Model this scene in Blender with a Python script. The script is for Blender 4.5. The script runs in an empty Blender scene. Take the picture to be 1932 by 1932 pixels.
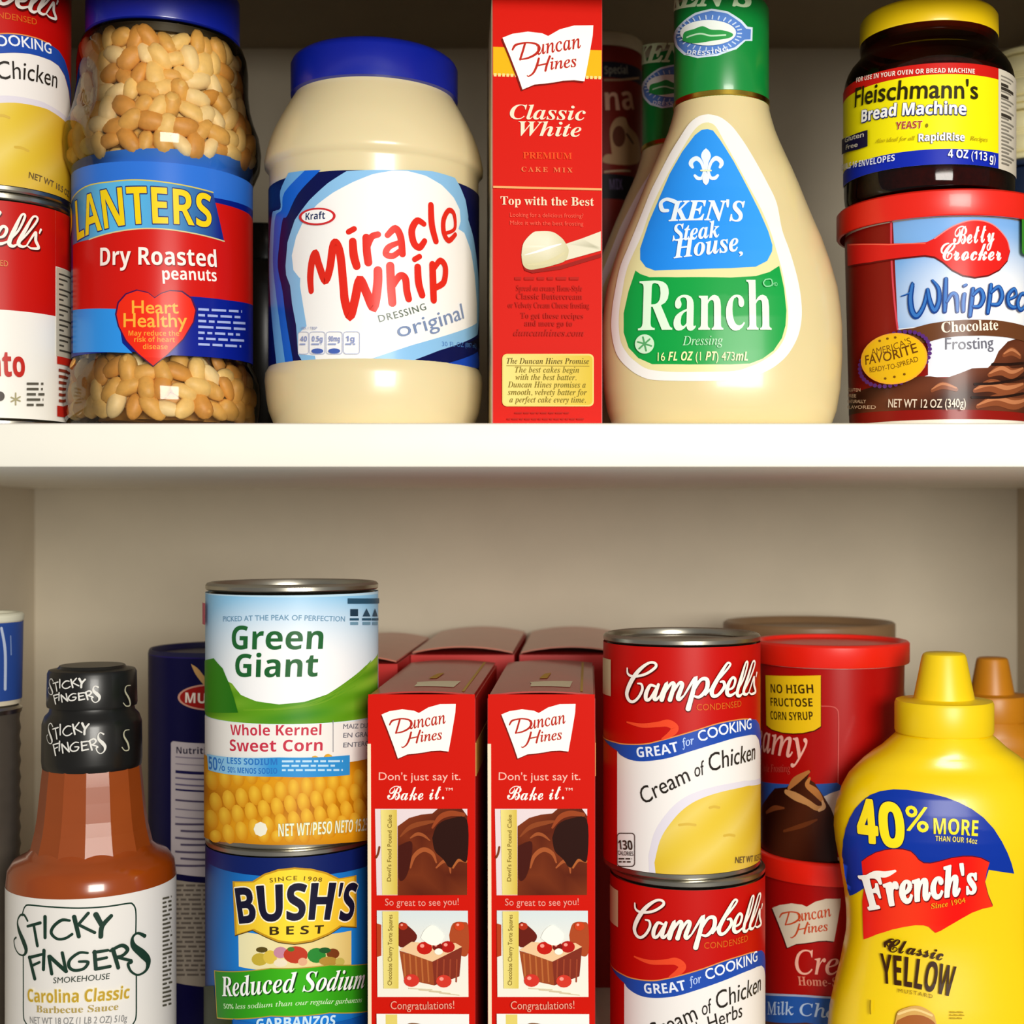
import bpy, math, random
from mathutils import Vector
from mathutils.geometry import tessellate_polygon
random.seed(7)
SC = bpy.context.scene
COL = SC.collection
# ------------------------------------------------------------------ camera, light, exposure
# the camera stands at the origin and looks straight at the shelves along +Y (metres)
F, U0, V0 = 2640.0, 1110.0, 990.0
cam = bpy.data.cameras.new('camera')
cam.sensor_width = 36.0
cam.lens = 36.0 * F / 1932
cam.shift_x = (966 - U0) / 1932
cam.shift_y = (V0 - 966) / 1932
cam.clip_start = 0.01
cam.dof.use_dof = True
cam.dof.focus_distance = 0.61
cam.dof.aperture_fstop = 11.0
cam_o = bpy.data.objects.new('camera', cam)
cam_o.rotation_euler = (math.pi / 2, 0, 0)
COL.objects.link(cam_o)
SC.camera = cam_o
SC.view_settings.view_transform = 'Standard'
SC.view_settings.look = 'None'
SC.view_settings.exposure = 0.0
SC.view_settings.gamma = 1.0
SC.view_settings.use_curve_mapping = False
SC.cycles.max_bounces = 8
SC.cycles.transparent_max_bounces = 16
world = bpy.data.worlds.new('room_light')
SC.world = world
world.use_nodes = True
world.node_tree.nodes['Background'].inputs[0].default_value = (1.0, 0.97, 0.93, 1)
world.node_tree.nodes['Background'].inputs[1].default_value = 0.22


def area(name, loc, target, sx, sy, power, col):
    l = bpy.data.lights.new(name, 'AREA')
    l.shape = 'RECTANGLE'
    l.size, l.size_y, l.energy, l.color = sx, sy, power, col
    o = bpy.data.objects.new(name, l)
    o.location = loc
    o.rotation_euler = (Vector(target) - Vector(loc)).to_track_quat('-Z', 'Y').to_euler()
    COL.objects.link(o)
    return o


area('kitchen_window_light', (0.27, -0.42, 0.11), (-0.03, 0.65, 0.0), 0.42, 0.34, 12.2, (1.0, 0.96, 0.88))


# ------------------------------------------------------------------ materials
def lin(h):
    if not isinstance(h, str):
        return tuple(h)
    h = h.lstrip('#')
    out = []
    for i in (0, 2, 4):
        c = int(h[i:i + 2], 16) / 255
        out.append(c / 12.92 if c <= 0.04045 else ((c + 0.055) / 1.055) ** 2.4)
    return tuple(out)


def mixc(a, b, t):
    a, b = lin(a), lin(b)
    t = max(0.0, min(1.0, t))
    return tuple(a[i] + (b[i] - a[i]) * t for i in range(3))


MATS = {}


def mat(name, col='#808080', rough=0.45, metal=0.0, coat=0.0, vary=0.05, scale=60, bump=0.0, sss=0.0, spec=0.5):
    if name in MATS:
        return MATS[name]
    m = bpy.data.materials.new(name)
    m.use_nodes = True
    nt = m.node_tree
    b = nt.nodes['Principled BSDF']
    tc = nt.nodes.new('ShaderNodeTexCoord')
    nz = nt.nodes.new('ShaderNodeTexNoise')
    nz.inputs['Scale'].default_value = scale
    nz.inputs['Detail'].default_value = 3
    nt.links.new(tc.outputs['Object'], nz.inputs['Vector'])
    rp = nt.nodes.new('ShaderNodeValToRGB')
    c = lin(col)
    rp.color_ramp.elements[0].position, rp.color_ramp.elements[1].position = 0.3, 0.7
    rp.color_ramp.elements[0].color = (*[x * (1 - vary) for x in c], 1)
    rp.color_ramp.elements[1].color = (*[min(1, x * (1 + vary)) for x in c], 1)
    nt.links.new(nz.outputs['Fac'], rp.inputs['Fac'])
    nt.links.new(rp.outputs['Color'], b.inputs['Base Color'])
    b.inputs['Roughness'].default_value = rough
    b.inputs['Metallic'].default_value = metal
    b.inputs['Coat Weight'].default_value = coat
    b.inputs['Coat Roughness'].default_value = 0.08
    b.inputs['Specular IOR Level'].default_value = spec
    if sss:
        b.inputs['Subsurface Weight'].default_value = sss
        b.inputs['Subsurface Scale'].default_value = 0.004
    if bump:
        bp = nt.nodes.new('ShaderNodeBump')
        bp.inputs['Strength'].default_value = bump
        bp.inputs['Distance'].default_value = 0.001
        nt.links.new(nz.outputs['Fac'], bp.inputs['Height'])
        nt.links.new(bp.outputs['Normal'], b.inputs['Normal'])
    MATS[name] = m
    return m


def print_mat(name, rough, spec=0.4, coat=0.0):
    """a printed label: the ink colours sit on the mesh's colour attribute"""
    m = bpy.data.materials.new(name)
    m.use_nodes = True
    nt = m.node_tree
    b = nt.nodes['Principled BSDF']
    at = nt.nodes.new('ShaderNodeAttribute')
    at.attribute_name = 'ink'
    nt.links.new(at.outputs['Color'], b.inputs['Base Color'])
    b.inputs['Roughness'].default_value = rough
    b.inputs['Specular IOR Level'].default_value = spec
    b.inputs['Coat Weight'].default_value = coat
    b.inputs['Coat Roughness'].default_value = 0.12
    MATS[name] = m
    return m


PAPER = print_mat('printed_paper', 0.4, 0.2)
GLOSS = print_mat('printed_film', 0.32, 0.2, 0.06)
CARD = print_mat('printed_cardboard', 0.5, 0.08)


def clear_mat(name, tint, gloss_rough=0.04, tint2=None):
    """thin clear wall: transparent, with a Fresnel reflection"""
    m = bpy.data.materials.new(name)
    m.use_nodes = True
    nt = m.node_tree
    nt.nodes.clear()
    out = nt.nodes.new('ShaderNodeOutputMaterial')
    tr = nt.nodes.new('ShaderNodeBsdfTransparent')
    tr.inputs[0].default_value = (*lin(tint), 1)
    gl = nt.nodes.new('ShaderNodeBsdfGlossy')
    gl.inputs['Roughness'].default_value = gloss_rough
    fr = nt.nodes.new('ShaderNodeFresnel')
    fr.inputs[0].default_value = 1.45
    mx = nt.nodes.new('ShaderNodeMixShader')
    nt.links.new(fr.outputs[0], mx.inputs[0])
    nt.links.new(tr.outputs[0], mx.inputs[1])
    nt.links.new(gl.outputs[0], mx.inputs[2])
    nt.links.new(mx.outputs[0], out.inputs[0])
    MATS[name] = m
    return m


# ------------------------------------------------------------------ objects
def thing(name, label, cat, loc, rz=0.0, group=None):
    o = bpy.data.objects.new(name, None)
    o.empty_display_size = 0.01
    COL.objects.link(o)
    o.location = loc
    o.rotation_euler = (0, 0, rz)
    o['label'], o['category'] = label, cat
    if group:
        o['group'] = group
    return o


def link(name, me, m, parent=None, smooth=35):
    if smooth:
        me.shade_smooth()
        me.set_sharp_from_angle(angle=math.radians(smooth))
    if m:
        me.materials.append(m)
    o = bpy.data.objects.new(name, me)
    COL.objects.link(o)
    if parent:
        o.parent = parent
    return o


def copy_tree(o, parent=None):
    c = o.copy()
    COL.objects.link(c)
    c.parent = parent
    for ch in list(o.children):
        copy_tree(ch, c)
    return c


def mesh(verts, faces):
    me = bpy.data.meshes.new('m')
    me.from_pydata(verts, [], faces)
    me.update()
    return me


def spline(pts, n=6):
    """Catmull-Rom through the points"""
    if len(pts) < 3:
        return list(pts)
    out = []
    P = [pts[0]] + list(pts) + [pts[-1]]
    for i in range(1, len(P) - 2):
        p0, p1, p2, p3 = P[i - 1], P[i], P[i + 1], P[i + 2]
        for k in range(n):
            t = k / n
            out.append(tuple(0.5 * (2 * p1[j] + (p2[j] - p0[j]) * t + (2 * p0[j] - 5 * p1[j] + 4 * p2[j] - p3[j]) * t * t
                                    + (3 * p1[j] - p0[j] - 3 * p2[j] + p3[j]) * t ** 3) for j in range(len(p1))))
    out.append(tuple(pts[-1]))
    return out


def lathe(prof, seg=96, zb=0.0, facets=None):
    """prof: (r, z) or (rx, ry, z[, n]); closed at the ends where r is 0"""
    vs, fs, rings = [], [], []
    for p in prof:
        rx, ry, z = (p[0], p[0], p[1]) if len(p) == 2 else p[:3]
        n = p[3] if len(p) > 3 else 2.0
        if rx < 1e-6:
            rings.append([len(vs)])
            vs.append((0, 0, z - zb))
            continue
        ring = []
        for k in range(seg):
            a = 2 * math.pi * k / seg
            c, s = math.cos(a), math.sin(a)
            e = 2.0 / n
            ring.append(len(vs))
            vs.append((rx * math.copysign(abs(c) ** e, c), ry * math.copysign(abs(s) ** e, s), z - zb))
        rings.append(ring)
    for a, b in zip(rings, rings[1:]):
        if len(a) == 1 and len(b) == 1:
            continue
        for k in range(seg):
            k2 = (k + 1) % seg
            if len(a) == 1:
                fs.append((a[0], b[k2], b[k]))
            elif len(b) == 1:
                fs.append((a[k], a[k2], b[0]))
            else:
                fs.append((a[k], a[k2], b[k2], b[k]))
    return mesh(vs, fs)


def box_mesh(x0, x1, y0, y1, z0, z1):
    v = [(x, y, z) for z in (z0, z1) for y in (y0, y1) for x in (x0, x1)]
    return mesh(v, [(0, 2, 3, 1), (4, 5, 7, 6), (0, 1, 5, 4), (2, 6, 7, 3), (0, 4, 6, 2), (1, 3, 7, 5)])


# ------------------------------------------------------------------ surfaces that carry print
def ray(u, v):
    return Vector(((u - U0) / F, 1.0, (V0 - v) / F))


def interp(tab, z):
    if z <= tab[0][0]:
        return tab[0][1]
    for (z0, r0), (z1, r1) in zip(tab, tab[1:]):
        if z <= z1:
            return r0 + (r1 - r0) * (z - z0) / max(1e-9, z1 - z0)
    return tab[-1][1]


class Cyl:
    def __init__(s, u0, u1, D):
        """silhouette columns u0..u1 and depth D of the nearest line"""
        a0, a1 = math.atan((u0 - U0) / F), math.atan((u1 - U0) / F)
        am, w = (a0 + a1) / 2, (a1 - a0) / 2
        L = D / (math.cos(am) - math.sin(w))
        s.X, s.Y, s.R, s.D = L * math.sin(am), L * math.cos(am), L * math.sin(w), D
        s.k = s.R / ((u1 - u0) / 2)
        s.tab = None
        s.rot = 0.0

    def zf(s, v):
        return (V0 - v) * s.D / F

    def zs(s, v):
        return (V0 - v) * s.Y / F

    def Rz(s, z):
        return interp(s.tab, z) if s.tab else s.R

    def px(s, u, v):
        d = ray(u, v)
        z, t = (V0 - v) * s.D / F, s.D
        for _ in range(6):
            R = s.Rz(z)
            A = d.x ** 2 + 1
            B = -(d.x * s.X + s.Y)
            Cc = s.X ** 2 + s.Y ** 2 - R * R
            disc = max(0.0, B * B - A * Cc)
            t = (-B - math.sqrt(disc)) / A
            z = t * d.z
        x, y = t * d.x - s.X, t - s.Y
        return (math.atan2(x, -y) * s.R, z)

    def at(s, a, z, off):
        th = a / s.R
        r = s.Rz(z) + off
        return (r * math.sin(th), -r * math.cos(th), z), (math.sin(th), -math.cos(th), 0)


class Oval:
    """bottle of oval section: tab of (z, rx, ry), centre X, Y"""
    def __init__(s, X, Y, tab, n=2.0):
        s.X, s.Y, s.n = X, Y, n
        s.tx = [(z, rx) for z, rx, ry in tab]
        s.ty = [(z, ry) for z, rx, ry in tab]
        s.R = max(r for _, r in s.tx)
        s.D = Y - max(r for _, r in s.ty)

    def y(s, x, z):
        rx, ry = interp(s.tx, z), interp(s.ty, z)
        q = min(0.985, abs(x) / rx)
        return -ry * (1 - q ** s.n) ** (1 / s.n)

    def px(s, u, v):
        d = ray(u, v)
        t = s.D
        for _ in range(40):
            x, z = t * d.x - s.X, t * d.z
            t = 0.5 * t + 0.5 * (s.Y + s.y(x, z))
        return (t * d.x - s.X, t * d.z)

    def at(s, a, z, off):
        e = 1e-4
        y = s.y(a, z)
        gx, gz = (s.y(a + e, z) - y) / e, (s.y(a, z + e) - y) / e
        n = Vector((gx, -1, gz)).normalized()
        return (a + n.x * off, y + n.y * off, z + n.z * off), tuple(n)


class Flat:
    """front face of a box turned by phi about its front centre X, Y"""
    def __init__(s, X, Y, phi=0.0):
        s.X, s.Y, s.phi, s.D, s.R = X, Y, phi, Y, 1.0

    def px(s, u, v):
        d = ray(u, v)
        c, sn = math.cos(s.phi), math.sin(s.phi)
        # normal of the face in the world: (sn, -c)
        t = (s.X * sn - s.Y * c) / (d.x * sn - c)
        x, y = t * d.x - s.X, t - s.Y
        return (x * c + y * sn, t * d.z)

    def at(s, a, z, off):
        return (a, -off, z), (0, -1, 0)


# ------------------------------------------------------------------ print
MATH = {'B': (0x1D400, 0x1D41A, 0x1D7CE), 'i': (0x1D434, 0x1D44E, None), 'I': (0x1D468, 0x1D482, None),
        'S': (0x1D4D0, 0x1D4EA, None), 's': (0x1D5D4, 0x1D5EE, 0x1D7EC), 'q': (0x1D63C, 0x1D656, None)}


def styled(t, st):
    if st == 'n':
        return t
    U, L, N = MATH[st]
    r = ''
    for c in t:
        if 'A' <= c <= 'Z':
            r += chr(U + ord(c) - 65)
        elif 'a' <= c <= 'z':
            r += chr(0x210E) if (st == 'i' and c == 'h') else chr(L + ord(c) - 97)
        elif c.isdigit() and N:
            r += chr(N + ord(c) - 48)
        else:
            r += c
    return r


TXT = {}


def glyphs(t, st, off, sp):
    """filled letters, and with off > 0 the same letters fattened by off on every side"""
    key = (t, st, off, sp)
    if key not in TXT:
        c = bpy.data.curves.new('t', 'FONT')
        c.body = styled(t, st)
        c.resolution_u = 3
        c.space_character = sp
        o = bpy.data.objects.new('t', c)
        me = bpy.data.meshes.new_from_object(o)
        vs = [(v.co.x, v.co.y) for v in me.vertices]
        fs = [tuple(p.vertices) for p in me.polygons]
        bpy.data.objects.remove(o)
        bpy.data.curves.remove(c)
        bpy.data.meshes.remove(me)
        x0, x1 = min(v[0] for v in vs), max(v[0] for v in vs)
        top = max(v[1] for v in vs)
        if off > 0.004:
            edges = {}
            for f in fs:
                for i in range(len(f)):
                    e = (f[i], f[(i + 1) % len(f)])
                    k = (min(e), max(e))
                    edges[k] = edges.get(k, 0) + 1
            nb = {}
            for (i, j), n in edges.items():
                if n != 1:
                    continue
                (ax, ay), (bx, by) = vs[i], vs[j]
                L = math.hypot(bx - ax, by - ay)
                if L < 1e-6:
                    continue
                nx, ny = -(by - ay) / L * off, (bx - ax) / L * off
                k = len(vs)
                vs += [(ax - nx, ay - ny), (bx - nx, by - ny), (bx + nx, by + ny), (ax + nx, ay + ny)]
                fs.append((k, k + 1, k + 2, k + 3))
                for q, w, dx, dy in ((i, j, (bx - ax) / L, (by - ay) / L), (j, i, (ax - bx) / L, (ay - by) / L)):
                    nb.setdefault(q, []).append((dx, dy))
            for q, ds in nb.items():
                if len(ds) == 2 and ds[0][0] * ds[1][0] + ds[0][1] * ds[1][1] < -0.93:
                    continue
                k = len(vs)
                vs += [(vs[q][0] + off * math.cos(m * math.pi / 4), vs[q][1] + off * math.sin(m * math.pi / 4)) for m in range(8)]
                fs.append(tuple(range(k, k + 8)))
        TXT[key] = ([((x - x0) / (x1 - x0), y / top) for x, y in vs], fs)
    return TXT[key]


def split(poly, ax, step):
    """cut a convex polygon at every multiple of step along axis ax"""
    lo, hi = min(p[ax] for p in poly), max(p[ax] for p in poly)
    out, cur = [], poly
    k = math.floor(lo / step + 1e-6) + 1
    while k * step < hi - 1e-9:
        c = k * step
        A, B = [], []
        n = len(cur)
        for i in range(n):
            p, q = cur[i], cur[(i + 1) % n]
            if p[ax] <= c:
                A.append(p)
            if p[ax] >= c:
                B.append(p)
            if (p[ax] - c) * (q[ax] - c) < 0:
                t = (c - p[ax]) / (q[ax] - p[ax])
                r = (p[0] + (q[0] - p[0]) * t, p[1] + (q[1] - p[1]) * t)
                A.append(r)
                B.append(r)
        if len(A) > 2:
            out.append(A)
        cur = B
        if len(cur) < 3:
            return out
        k += 1
    out.append(cur)
    return out


class Lab:
    def __init__(s, surf, zb=0.0, cut=0.0016, zcut=None, off=2e-4, lay=2e-5, via=None, shift=(0, 0)):
        s.s, s.zb, s.cut, s.zcut, s.off, s.lay = surf, zb, cut, zcut, off, lay
        s.via, s.shift = via or surf, shift
        s.n = 0
        s.V, s.Fc, s.C, s.N = [], [], [], []
        s.px = s.via.D / F

    def m(s, p):
        a, z = s.via.px(*p)
        return (a + s.shift[0], z + s.shift[1])

    def _emit(s, polys, col, fine=None, lev=None):
        s.n += 1
        off = s.off + s.lay * s.n
        fn = callable(col)
        if fn:
            aa = [p[0] for q in polys for p in q]
            zz = [p[1] for q in polys for p in q]
            a0, a1, z0, z1 = min(aa), max(aa), min(zz), max(zz)
        else:
            cc = (*lin(col), 1)
        ca = s.cut / (2 if (fn and fine) else 1)
        cz = s.zcut or (s.cut if fn else None)
        if cz and fn and fine:
            cz /= 2
        base = off
        for qi, q in enumerate(polys):
            off = base + (lev[qi] * 2e-6 if lev else 0.0)
            for r in split(q, 0, ca):
                for w in (split(r, 1, cz) if cz else [r]):
                    i0 = len(s.V)
                    for p in w:
                        co, no = s.s.at(p[0], p[1], off)
                        s.V.append((co[0], co[1], co[2] - s.zb))
                        s.N.append(no)
                        if fn:
                            s.C.append((*lin(col((p[0] - a0) / max(1e-9, a1 - a0), (z1 - p[1]) / max(1e-9, z1 - z0))), 1))
                        else:
                            s.C.append(cc)
                    s.Fc.append(tuple(range(i0, len(s.V))))
        if lev and max(lev) > 3:
            s.n += 1

    def az(s, pts, col, fine=None):
        """polygon in surface coordinates"""
        tri = tessellate_polygon([[Vector((p[0], p[1], 0)) for p in pts]])
        polys = []
        for t in tri:
            q = [pts[i] for i in t]
            ar = (q[1][0] - q[0][0]) * (q[2][1] - q[0][1]) - (q[2][0] - q[0][0]) * (q[1][1] - q[0][1])
            if abs(ar) < 1e-13:
                continue
            polys.append(q if ar > 0 else q[::-1])
        s._emit(polys, col, fine)

    def poly(s, pts, col, smooth=False, fine=None):
        P = spline(list(pts) + [pts[0]], 5)[:-1] if smooth else pts
        s.az([s.m(p) for p in P], col, fine)

    def rect(s, u0, v0, u1, v1, col, fine=None):
        s.poly([(u0, v0), (u1, v0), (u1, v1), (u0, v1)], col, fine=fine)

    def rrect(s, u0, v0, u1, v1, r, col, fine=None):
        s.poly(rr(u0, v0, u1, v1, r), col, fine=fine)

    def ell(s, u, v, ru, rv, col, rot=0.0, n=32, fine=None, wob=0.0, k=0):
        c, sn = math.cos(rot), math.sin(rot)
        P = []
        for i in range(n):
            a = 2 * math.pi * i / n
            w = 1 + wob * math.cos(k * a)
            x, y = ru * w * math.cos(a), rv * w * math.sin(a)
            P.append((u + x * c - y * sn, v + x * sn + y * c))
        s.poly(P, col, fine=fine)

    def stroke(s, pts, w, col, smooth=True, closed=False, sh=None):
        """brush stroke; w in photo pixels, one number or one per point"""
        if sh:
            s.stroke([(p[0] + sh[0], p[1] + sh[1]) for p in pts], w, sh[2], smooth, closed)
        ws = w if isinstance(w, (list, tuple)) else [w] * len(pts)
        Q = [(*s.m(p), ww * s.px) for p, ww in zip(pts, ws)]
        if closed:
            Q.append(Q[0])
        if smooth:
            Q = spline(Q, 6)
        D = []
        for (a0, z0, w0), (a1, z1, w1) in zip(Q, Q[1:]):
            L = math.hypot(a1 - a0, z1 - z0)
            D.append(((a1 - a0) / L, (z1 - z0) / L) if L > 1e-7 else None)
        for i in range(len(D)):
            if D[i] is None:
                D[i] = next((d for d in D[i:] if d), None) or next((d for d in D[i::-1] if d), (1, 0))
        n = len(Q)
        side = []
        for i in range(n):
            d0, d1 = (D[-1] if closed else D[0]) if i == 0 else D[i - 1], (D[0] if closed else D[-1]) if i == n - 1 else D[i]
            nx, nz = -(d0[1] + d1[1]), d0[0] + d1[0]
            L = math.hypot(nx, nz)
            if L < 0.3:
                nx, nz, L = -d1[1], d1[0], 1.0
            m_ = min(1.5, 2.0 / max(L, 0.3)) if L <= 2.0 and not (nx == -d1[1]) else 1.0
            w = max(Q[i][2], 0.0) / 2 * m_
            side.append((nx / L * w, nz / L * w))
        polys = []
        for i in range(n - 1):
            (a0, z0, _), (a1, z1, _) = Q[i], Q[i + 1]
            (x0, y0), (x1, y1) = side[i], side[i + 1]
            A, B, Cq, E = (a0 - x0, z0 - y0), (a1 - x1, z1 - y1), (a1 + x1, z1 + y1), (a0 + x0, z0 + y0)
            for t in ((A, B, Cq), (A, Cq, E)):
                ar = (t[1][0] - t[0][0]) * (t[2][1] - t[0][1]) - (t[2][0] - t[0][0]) * (t[1][1] - t[0][1])
                if abs(ar) > 1e-14:
                    polys.append(list(t) if ar > 0 else list(t)[::-1])
        if not closed:
            for (a, z, w), d, sg in ((Q[0], D[0], -1), (Q[-1], D[-1], 1)):
                w = max(w, 0) / 2
                th = math.atan2(d[1], d[0]) + (0 if sg > 0 else math.pi)
                polys.append([(a + w * math.cos(th - math.pi / 2 + k * math.pi / 7), z + w * math.sin(th - math.pi / 2 + k * math.pi / 7)) for k in range(8)])
        s._emit(polys, col, lev=[i // 2 % 8 for i in range(len(polys))])

    def text(s, t, path, h, col, st='n', off=0.0, shear=0.0, sp=1.0, h2=None, az=False, sh=None, out=None):
        """t along a baseline path (photo pixels), h = height in pixels of its tallest glyph"""
        if out:
            s.text(t, path, h, out[1], st, off + out[0], shear, sp, h2, az)
        if sh:
            s.text(t, [(p[0] + sh[0], p[1] + sh[1]) for p in path], h, sh[2], st, off, shear, sp, h2, az)
        vs, fs = glyphs(t, st, off, sp)
        P = path if az else [s.m(p) for p in path]
        P = spline(P, 8)
        cum = [0.0]
        for p, q in zip(P, P[1:]):
            cum.append(cum[-1] + math.hypot(q[0] - p[0], q[1] - p[1]))
        H = h * (1 if az else s.px)
        H2 = H if h2 is None else h2 * (1 if az else s.px)
        res = []
        for x, y in vs:
            hh = (H + (H2 - H) * x) * y
            d = x * cum[-1] + shear * hh
            i = 0
            while i < len(P) - 2 and cum[i + 1] < d:
                i += 1
            L = max(1e-9, cum[i + 1] - cum[i])
            tx, tz = (P[i + 1][0] - P[i][0]) / L, (P[i + 1][1] - P[i][1]) / L
            e = d - cum[i]
            res.append((P[i][0] + tx * e - tz * hh, P[i][1] + tz * e + tx * hh))
        polys, lv = [], []
        for fi, f in enumerate(fs):
            q = [res[i] for i in f]
            l_ = 0 if len(f) == 3 else (1 + fi % 5 if len(f) == 4 else 6 + fi % 3)
            ar = sum(q[i][0] * q[(i + 1) % len(q)][1] - q[(i + 1) % len(q)][0] * q[i][1] for i in range(len(q)))
            if abs(ar) < 1e-14:
                continue
            polys.append(q)
            lv.append(l_)
        fixed, lf = [], []
        for q, l_ in zip(polys, lv):
            ar = (q[1][0] - q[0][0]) * (q[2][1] - q[0][1]) - (q[2][0] - q[0][0]) * (q[1][1] - q[0][1])
            if abs(ar) > 1e-15:
                fixed.append(q if ar > 0 else q[::-1])
                lf.append(l_)
        s._emit(fixed, col, lev=lf)

    def lines(s, u0, v0, u1, v1, n, col, fill=0.45, slope=0.0, ragged=0.25, seed=1):
        """rows of print too small to read in the photo: short word-like dashes"""
        R = random.Random(seed)
        dv = (v1 - v0) / n
        polys = []
        for i in range(n):
            v = v0 + dv * i
            u = u0
            end = u1 - (u1 - u0) * R.random() * ragged
            while u < end:
                w = min(end - u, dv * R.uniform(0.8, 2.6))
                q = [s.m(p) for p in ((u, v + dv * fill + slope * (u - u0)), (u + w, v + dv * fill + slope * (u + w - u0)), (u + w, v + slope * (u + w - u0)), (u, v + slope * (u - u0)))]
                polys.append(q)
                u += w + dv * 0.45
        s._emit(polys, col)

    def build(s, name, m, parent, label=None):
        me = mesh(s.V, s.Fc)
        ca = me.color_attributes.new('ink', 'FLOAT_COLOR', 'POINT')
        ca.data.foreach_set('color', [x for c in s.C for x in c])
        me.shade_smooth()
        me.normals_split_custom_set_from_vertices([Vector(n) for n in s.N])
        o = link(name, me, m, parent, smooth=0)
        if label:
            o['label'] = label
        return o


def rr(u0, v0, u1, v1, r):
    P = []
    for cx, cy, a0 in ((u1 - r, v0 + r, -90), (u1 - r, v1 - r, 0), (u0 + r, v1 - r, 90), (u0 + r, v0 + r, 180)):
        for k in range(5):
            a = math.radians(a0 + k * 22.5)
            P.append((cx + r * math.cos(a), cy + r * math.sin(a)))
    return P


def Z(x0, y0, sc, pts):
    return [(x0 + x * sc, y0 + y * sc) for x, y in pts]


def zm(x0, y0, sc):
    return lambda *pts: Z(x0, y0, sc, pts)


def wrap_base(lab, z0, z1, col, a0=-math.pi, a1=math.pi, fine=None):
    R = lab.s.R
    lab.az([(a0 * R, z0), (a1 * R, z0), (a1 * R, z1), (a0 * R, z1)], col, fine)


def ell_pts(u, v, ru, rv, n=28, rot=0.0):
    c, s = math.cos(rot), math.sin(rot)
    return [(u + ru * math.cos(t) * c - rv * math.sin(t) * s, v + ru * math.cos(t) * s + rv * math.sin(t) * c) for t in [2 * math.pi * i / n for i in range(n)]]
# ------------------------------------------------------------------ the cupboard
ZS, ZL = 0.0425, -0.2531          # tops of the middle and the lower shelf
YF, YB = 0.585, 0.93              # shelf front edge, back wall
XL, XR = -0.368, 0.285
ZT = 0.3165                       # underside of the next shelf up
wallm = mat('painted_wall', '#CFC4AE', 0.7, vary=0.03, scale=25, bump=0.05)
shelfm = mat('painted_shelf', '#FBF8EC', 0.45, vary=0.012, scale=40)
topm = mat('shade_toned_underside', '#9A8A70', 0.7, vary=0.03, scale=25)  # shade below the upper shelf put into a darker base colour


def structure(name, me, m):
    o = link(name, me, m, smooth=0)
    o['kind'] = 'structure'
    return o


structure('wall_back', box_mesh(XL - 0.02, XR + 0.02, YB, YB + 0.015, ZL - 0.02, ZT + 0.02), wallm)
structure('wall_left', box_mesh(XL - 0.018, XL, YF - 0.01, YB, ZL - 0.02, ZT + 0.02), wallm)
structure('wall_right', box_mesh(XR, XR + 0.018, YF - 0.01, YB, ZL - 0.02, ZT + 0.02), wallm)
structure('floor', box_mesh(XL, XR, YF, YB, ZL - 0.0185, ZL), shelfm)
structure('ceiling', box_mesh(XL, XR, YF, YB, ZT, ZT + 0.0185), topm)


structure('shade_rail_1', box_mesh(XL - 0.05, XR + 0.05, YF - 0.022, YF - 0.001, 0.2235, ZT + 0.03), shelfm)      # added unseen rail, shades the upper back wall and ceiling


def board(x0, x1, y0, y1, z0, z1, r=0.0012):
    pr = [(y0 + r, z0), (y1, z0), (y1, z1), (y0 + r, z1)] + [(y0 + r - r * math.sin(a), z1 - r + r * math.cos(a)) for a in (0.5, 1.0)] + [(y0, z1 - r), (y0, z0 + r), (y0 + r * 0.4, z0 + r * 0.3)]
    n = len(pr)
    v = [(x0, *p) for p in pr] + [(x1, *p) for p in pr]
    return mesh(v, [tuple(range(n)), tuple(range(2 * n - 1, n - 1, -1))] + [(i, i + n, (i + 1) % n + n, (i + 1) % n) for i in range(n)])


sh = link('shelf_board', board(XL, XR, YF, YB, ZS - 0.0185, ZS), shelfm, smooth=30)
sh['label'] = 'white painted wooden shelf board across the middle of the cupboard'
sh['category'] = 'shelf'

steel = mat('tin_steel', '#B9B5A8', 0.28, metal=1.0, vary=0.06, scale=30)
gold_tin = mat('gold_tin', '#E5D08A', 0.3, metal=0.8, vary=0.05)


def sub(cy, R):
    c = Cyl.__new__(Cyl)
    c.__dict__.update(cy.__dict__)
    c.R, c.D, c.tab = R, cy.Y - R, None
    return c


def can(name, label, cat, cy, zb, zt, group=None, m=None, rimw=0.0036):
    m = m or steel
    t = thing(name, label, cat, (cy.X, cy.Y, zb), 0, group)
    R, h = cy.R, zt - zb
    b = R - 0.0007
    pr = [(0, 0.003), (b - 0.004, 0.003), (b - 0.001, 0.0045), (b, 0.006)]
    for k in range(9):
        z = h * 0.42 + k * h * 0.02
        pr.append((b - (0.0004 if k % 2 else 0.0), z))
    pr += [(b, h - 0.006), (b - 0.001, h - 0.0045), (b - 0.004, h - 0.004), (0, h - 0.004)]
    link('body', lathe(pr), m, t)
    for nm, z0 in (('bottom_rim', 0.0), ('top_rim', h - rimw)):
        link(nm, lathe([(R - 0.0028, z0 + 0.0004), (R - 0.0022, z0), (R - 0.0004, z0 + 0.0002), (R + 0.0002, z0 + 0.0009), (R + 0.0002, z0 + rimw - 0.0012),
                        (R - 0.0005, z0 + rimw - 0.0003), (R - 0.0014, z0 + rimw), (R - 0.0024, z0 + rimw - 0.0004), (R - 0.0028, z0 + rimw - 0.0012), (R - 0.003, z0 + rimw - 0.0032), (R - 0.003, z0 + 0.001), (R - 0.0028, z0 + 0.0004)]), m, t)
    lid = link('lid', lathe([(0, h - 0.0038), (R * 0.55, h - 0.0038), (R * 0.57, h - 0.0033), (R * 0.75, h - 0.0033), (R * 0.77, h - 0.0039), (R - 0.0028, h - 0.0036)]), m, t)
    return t


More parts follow.
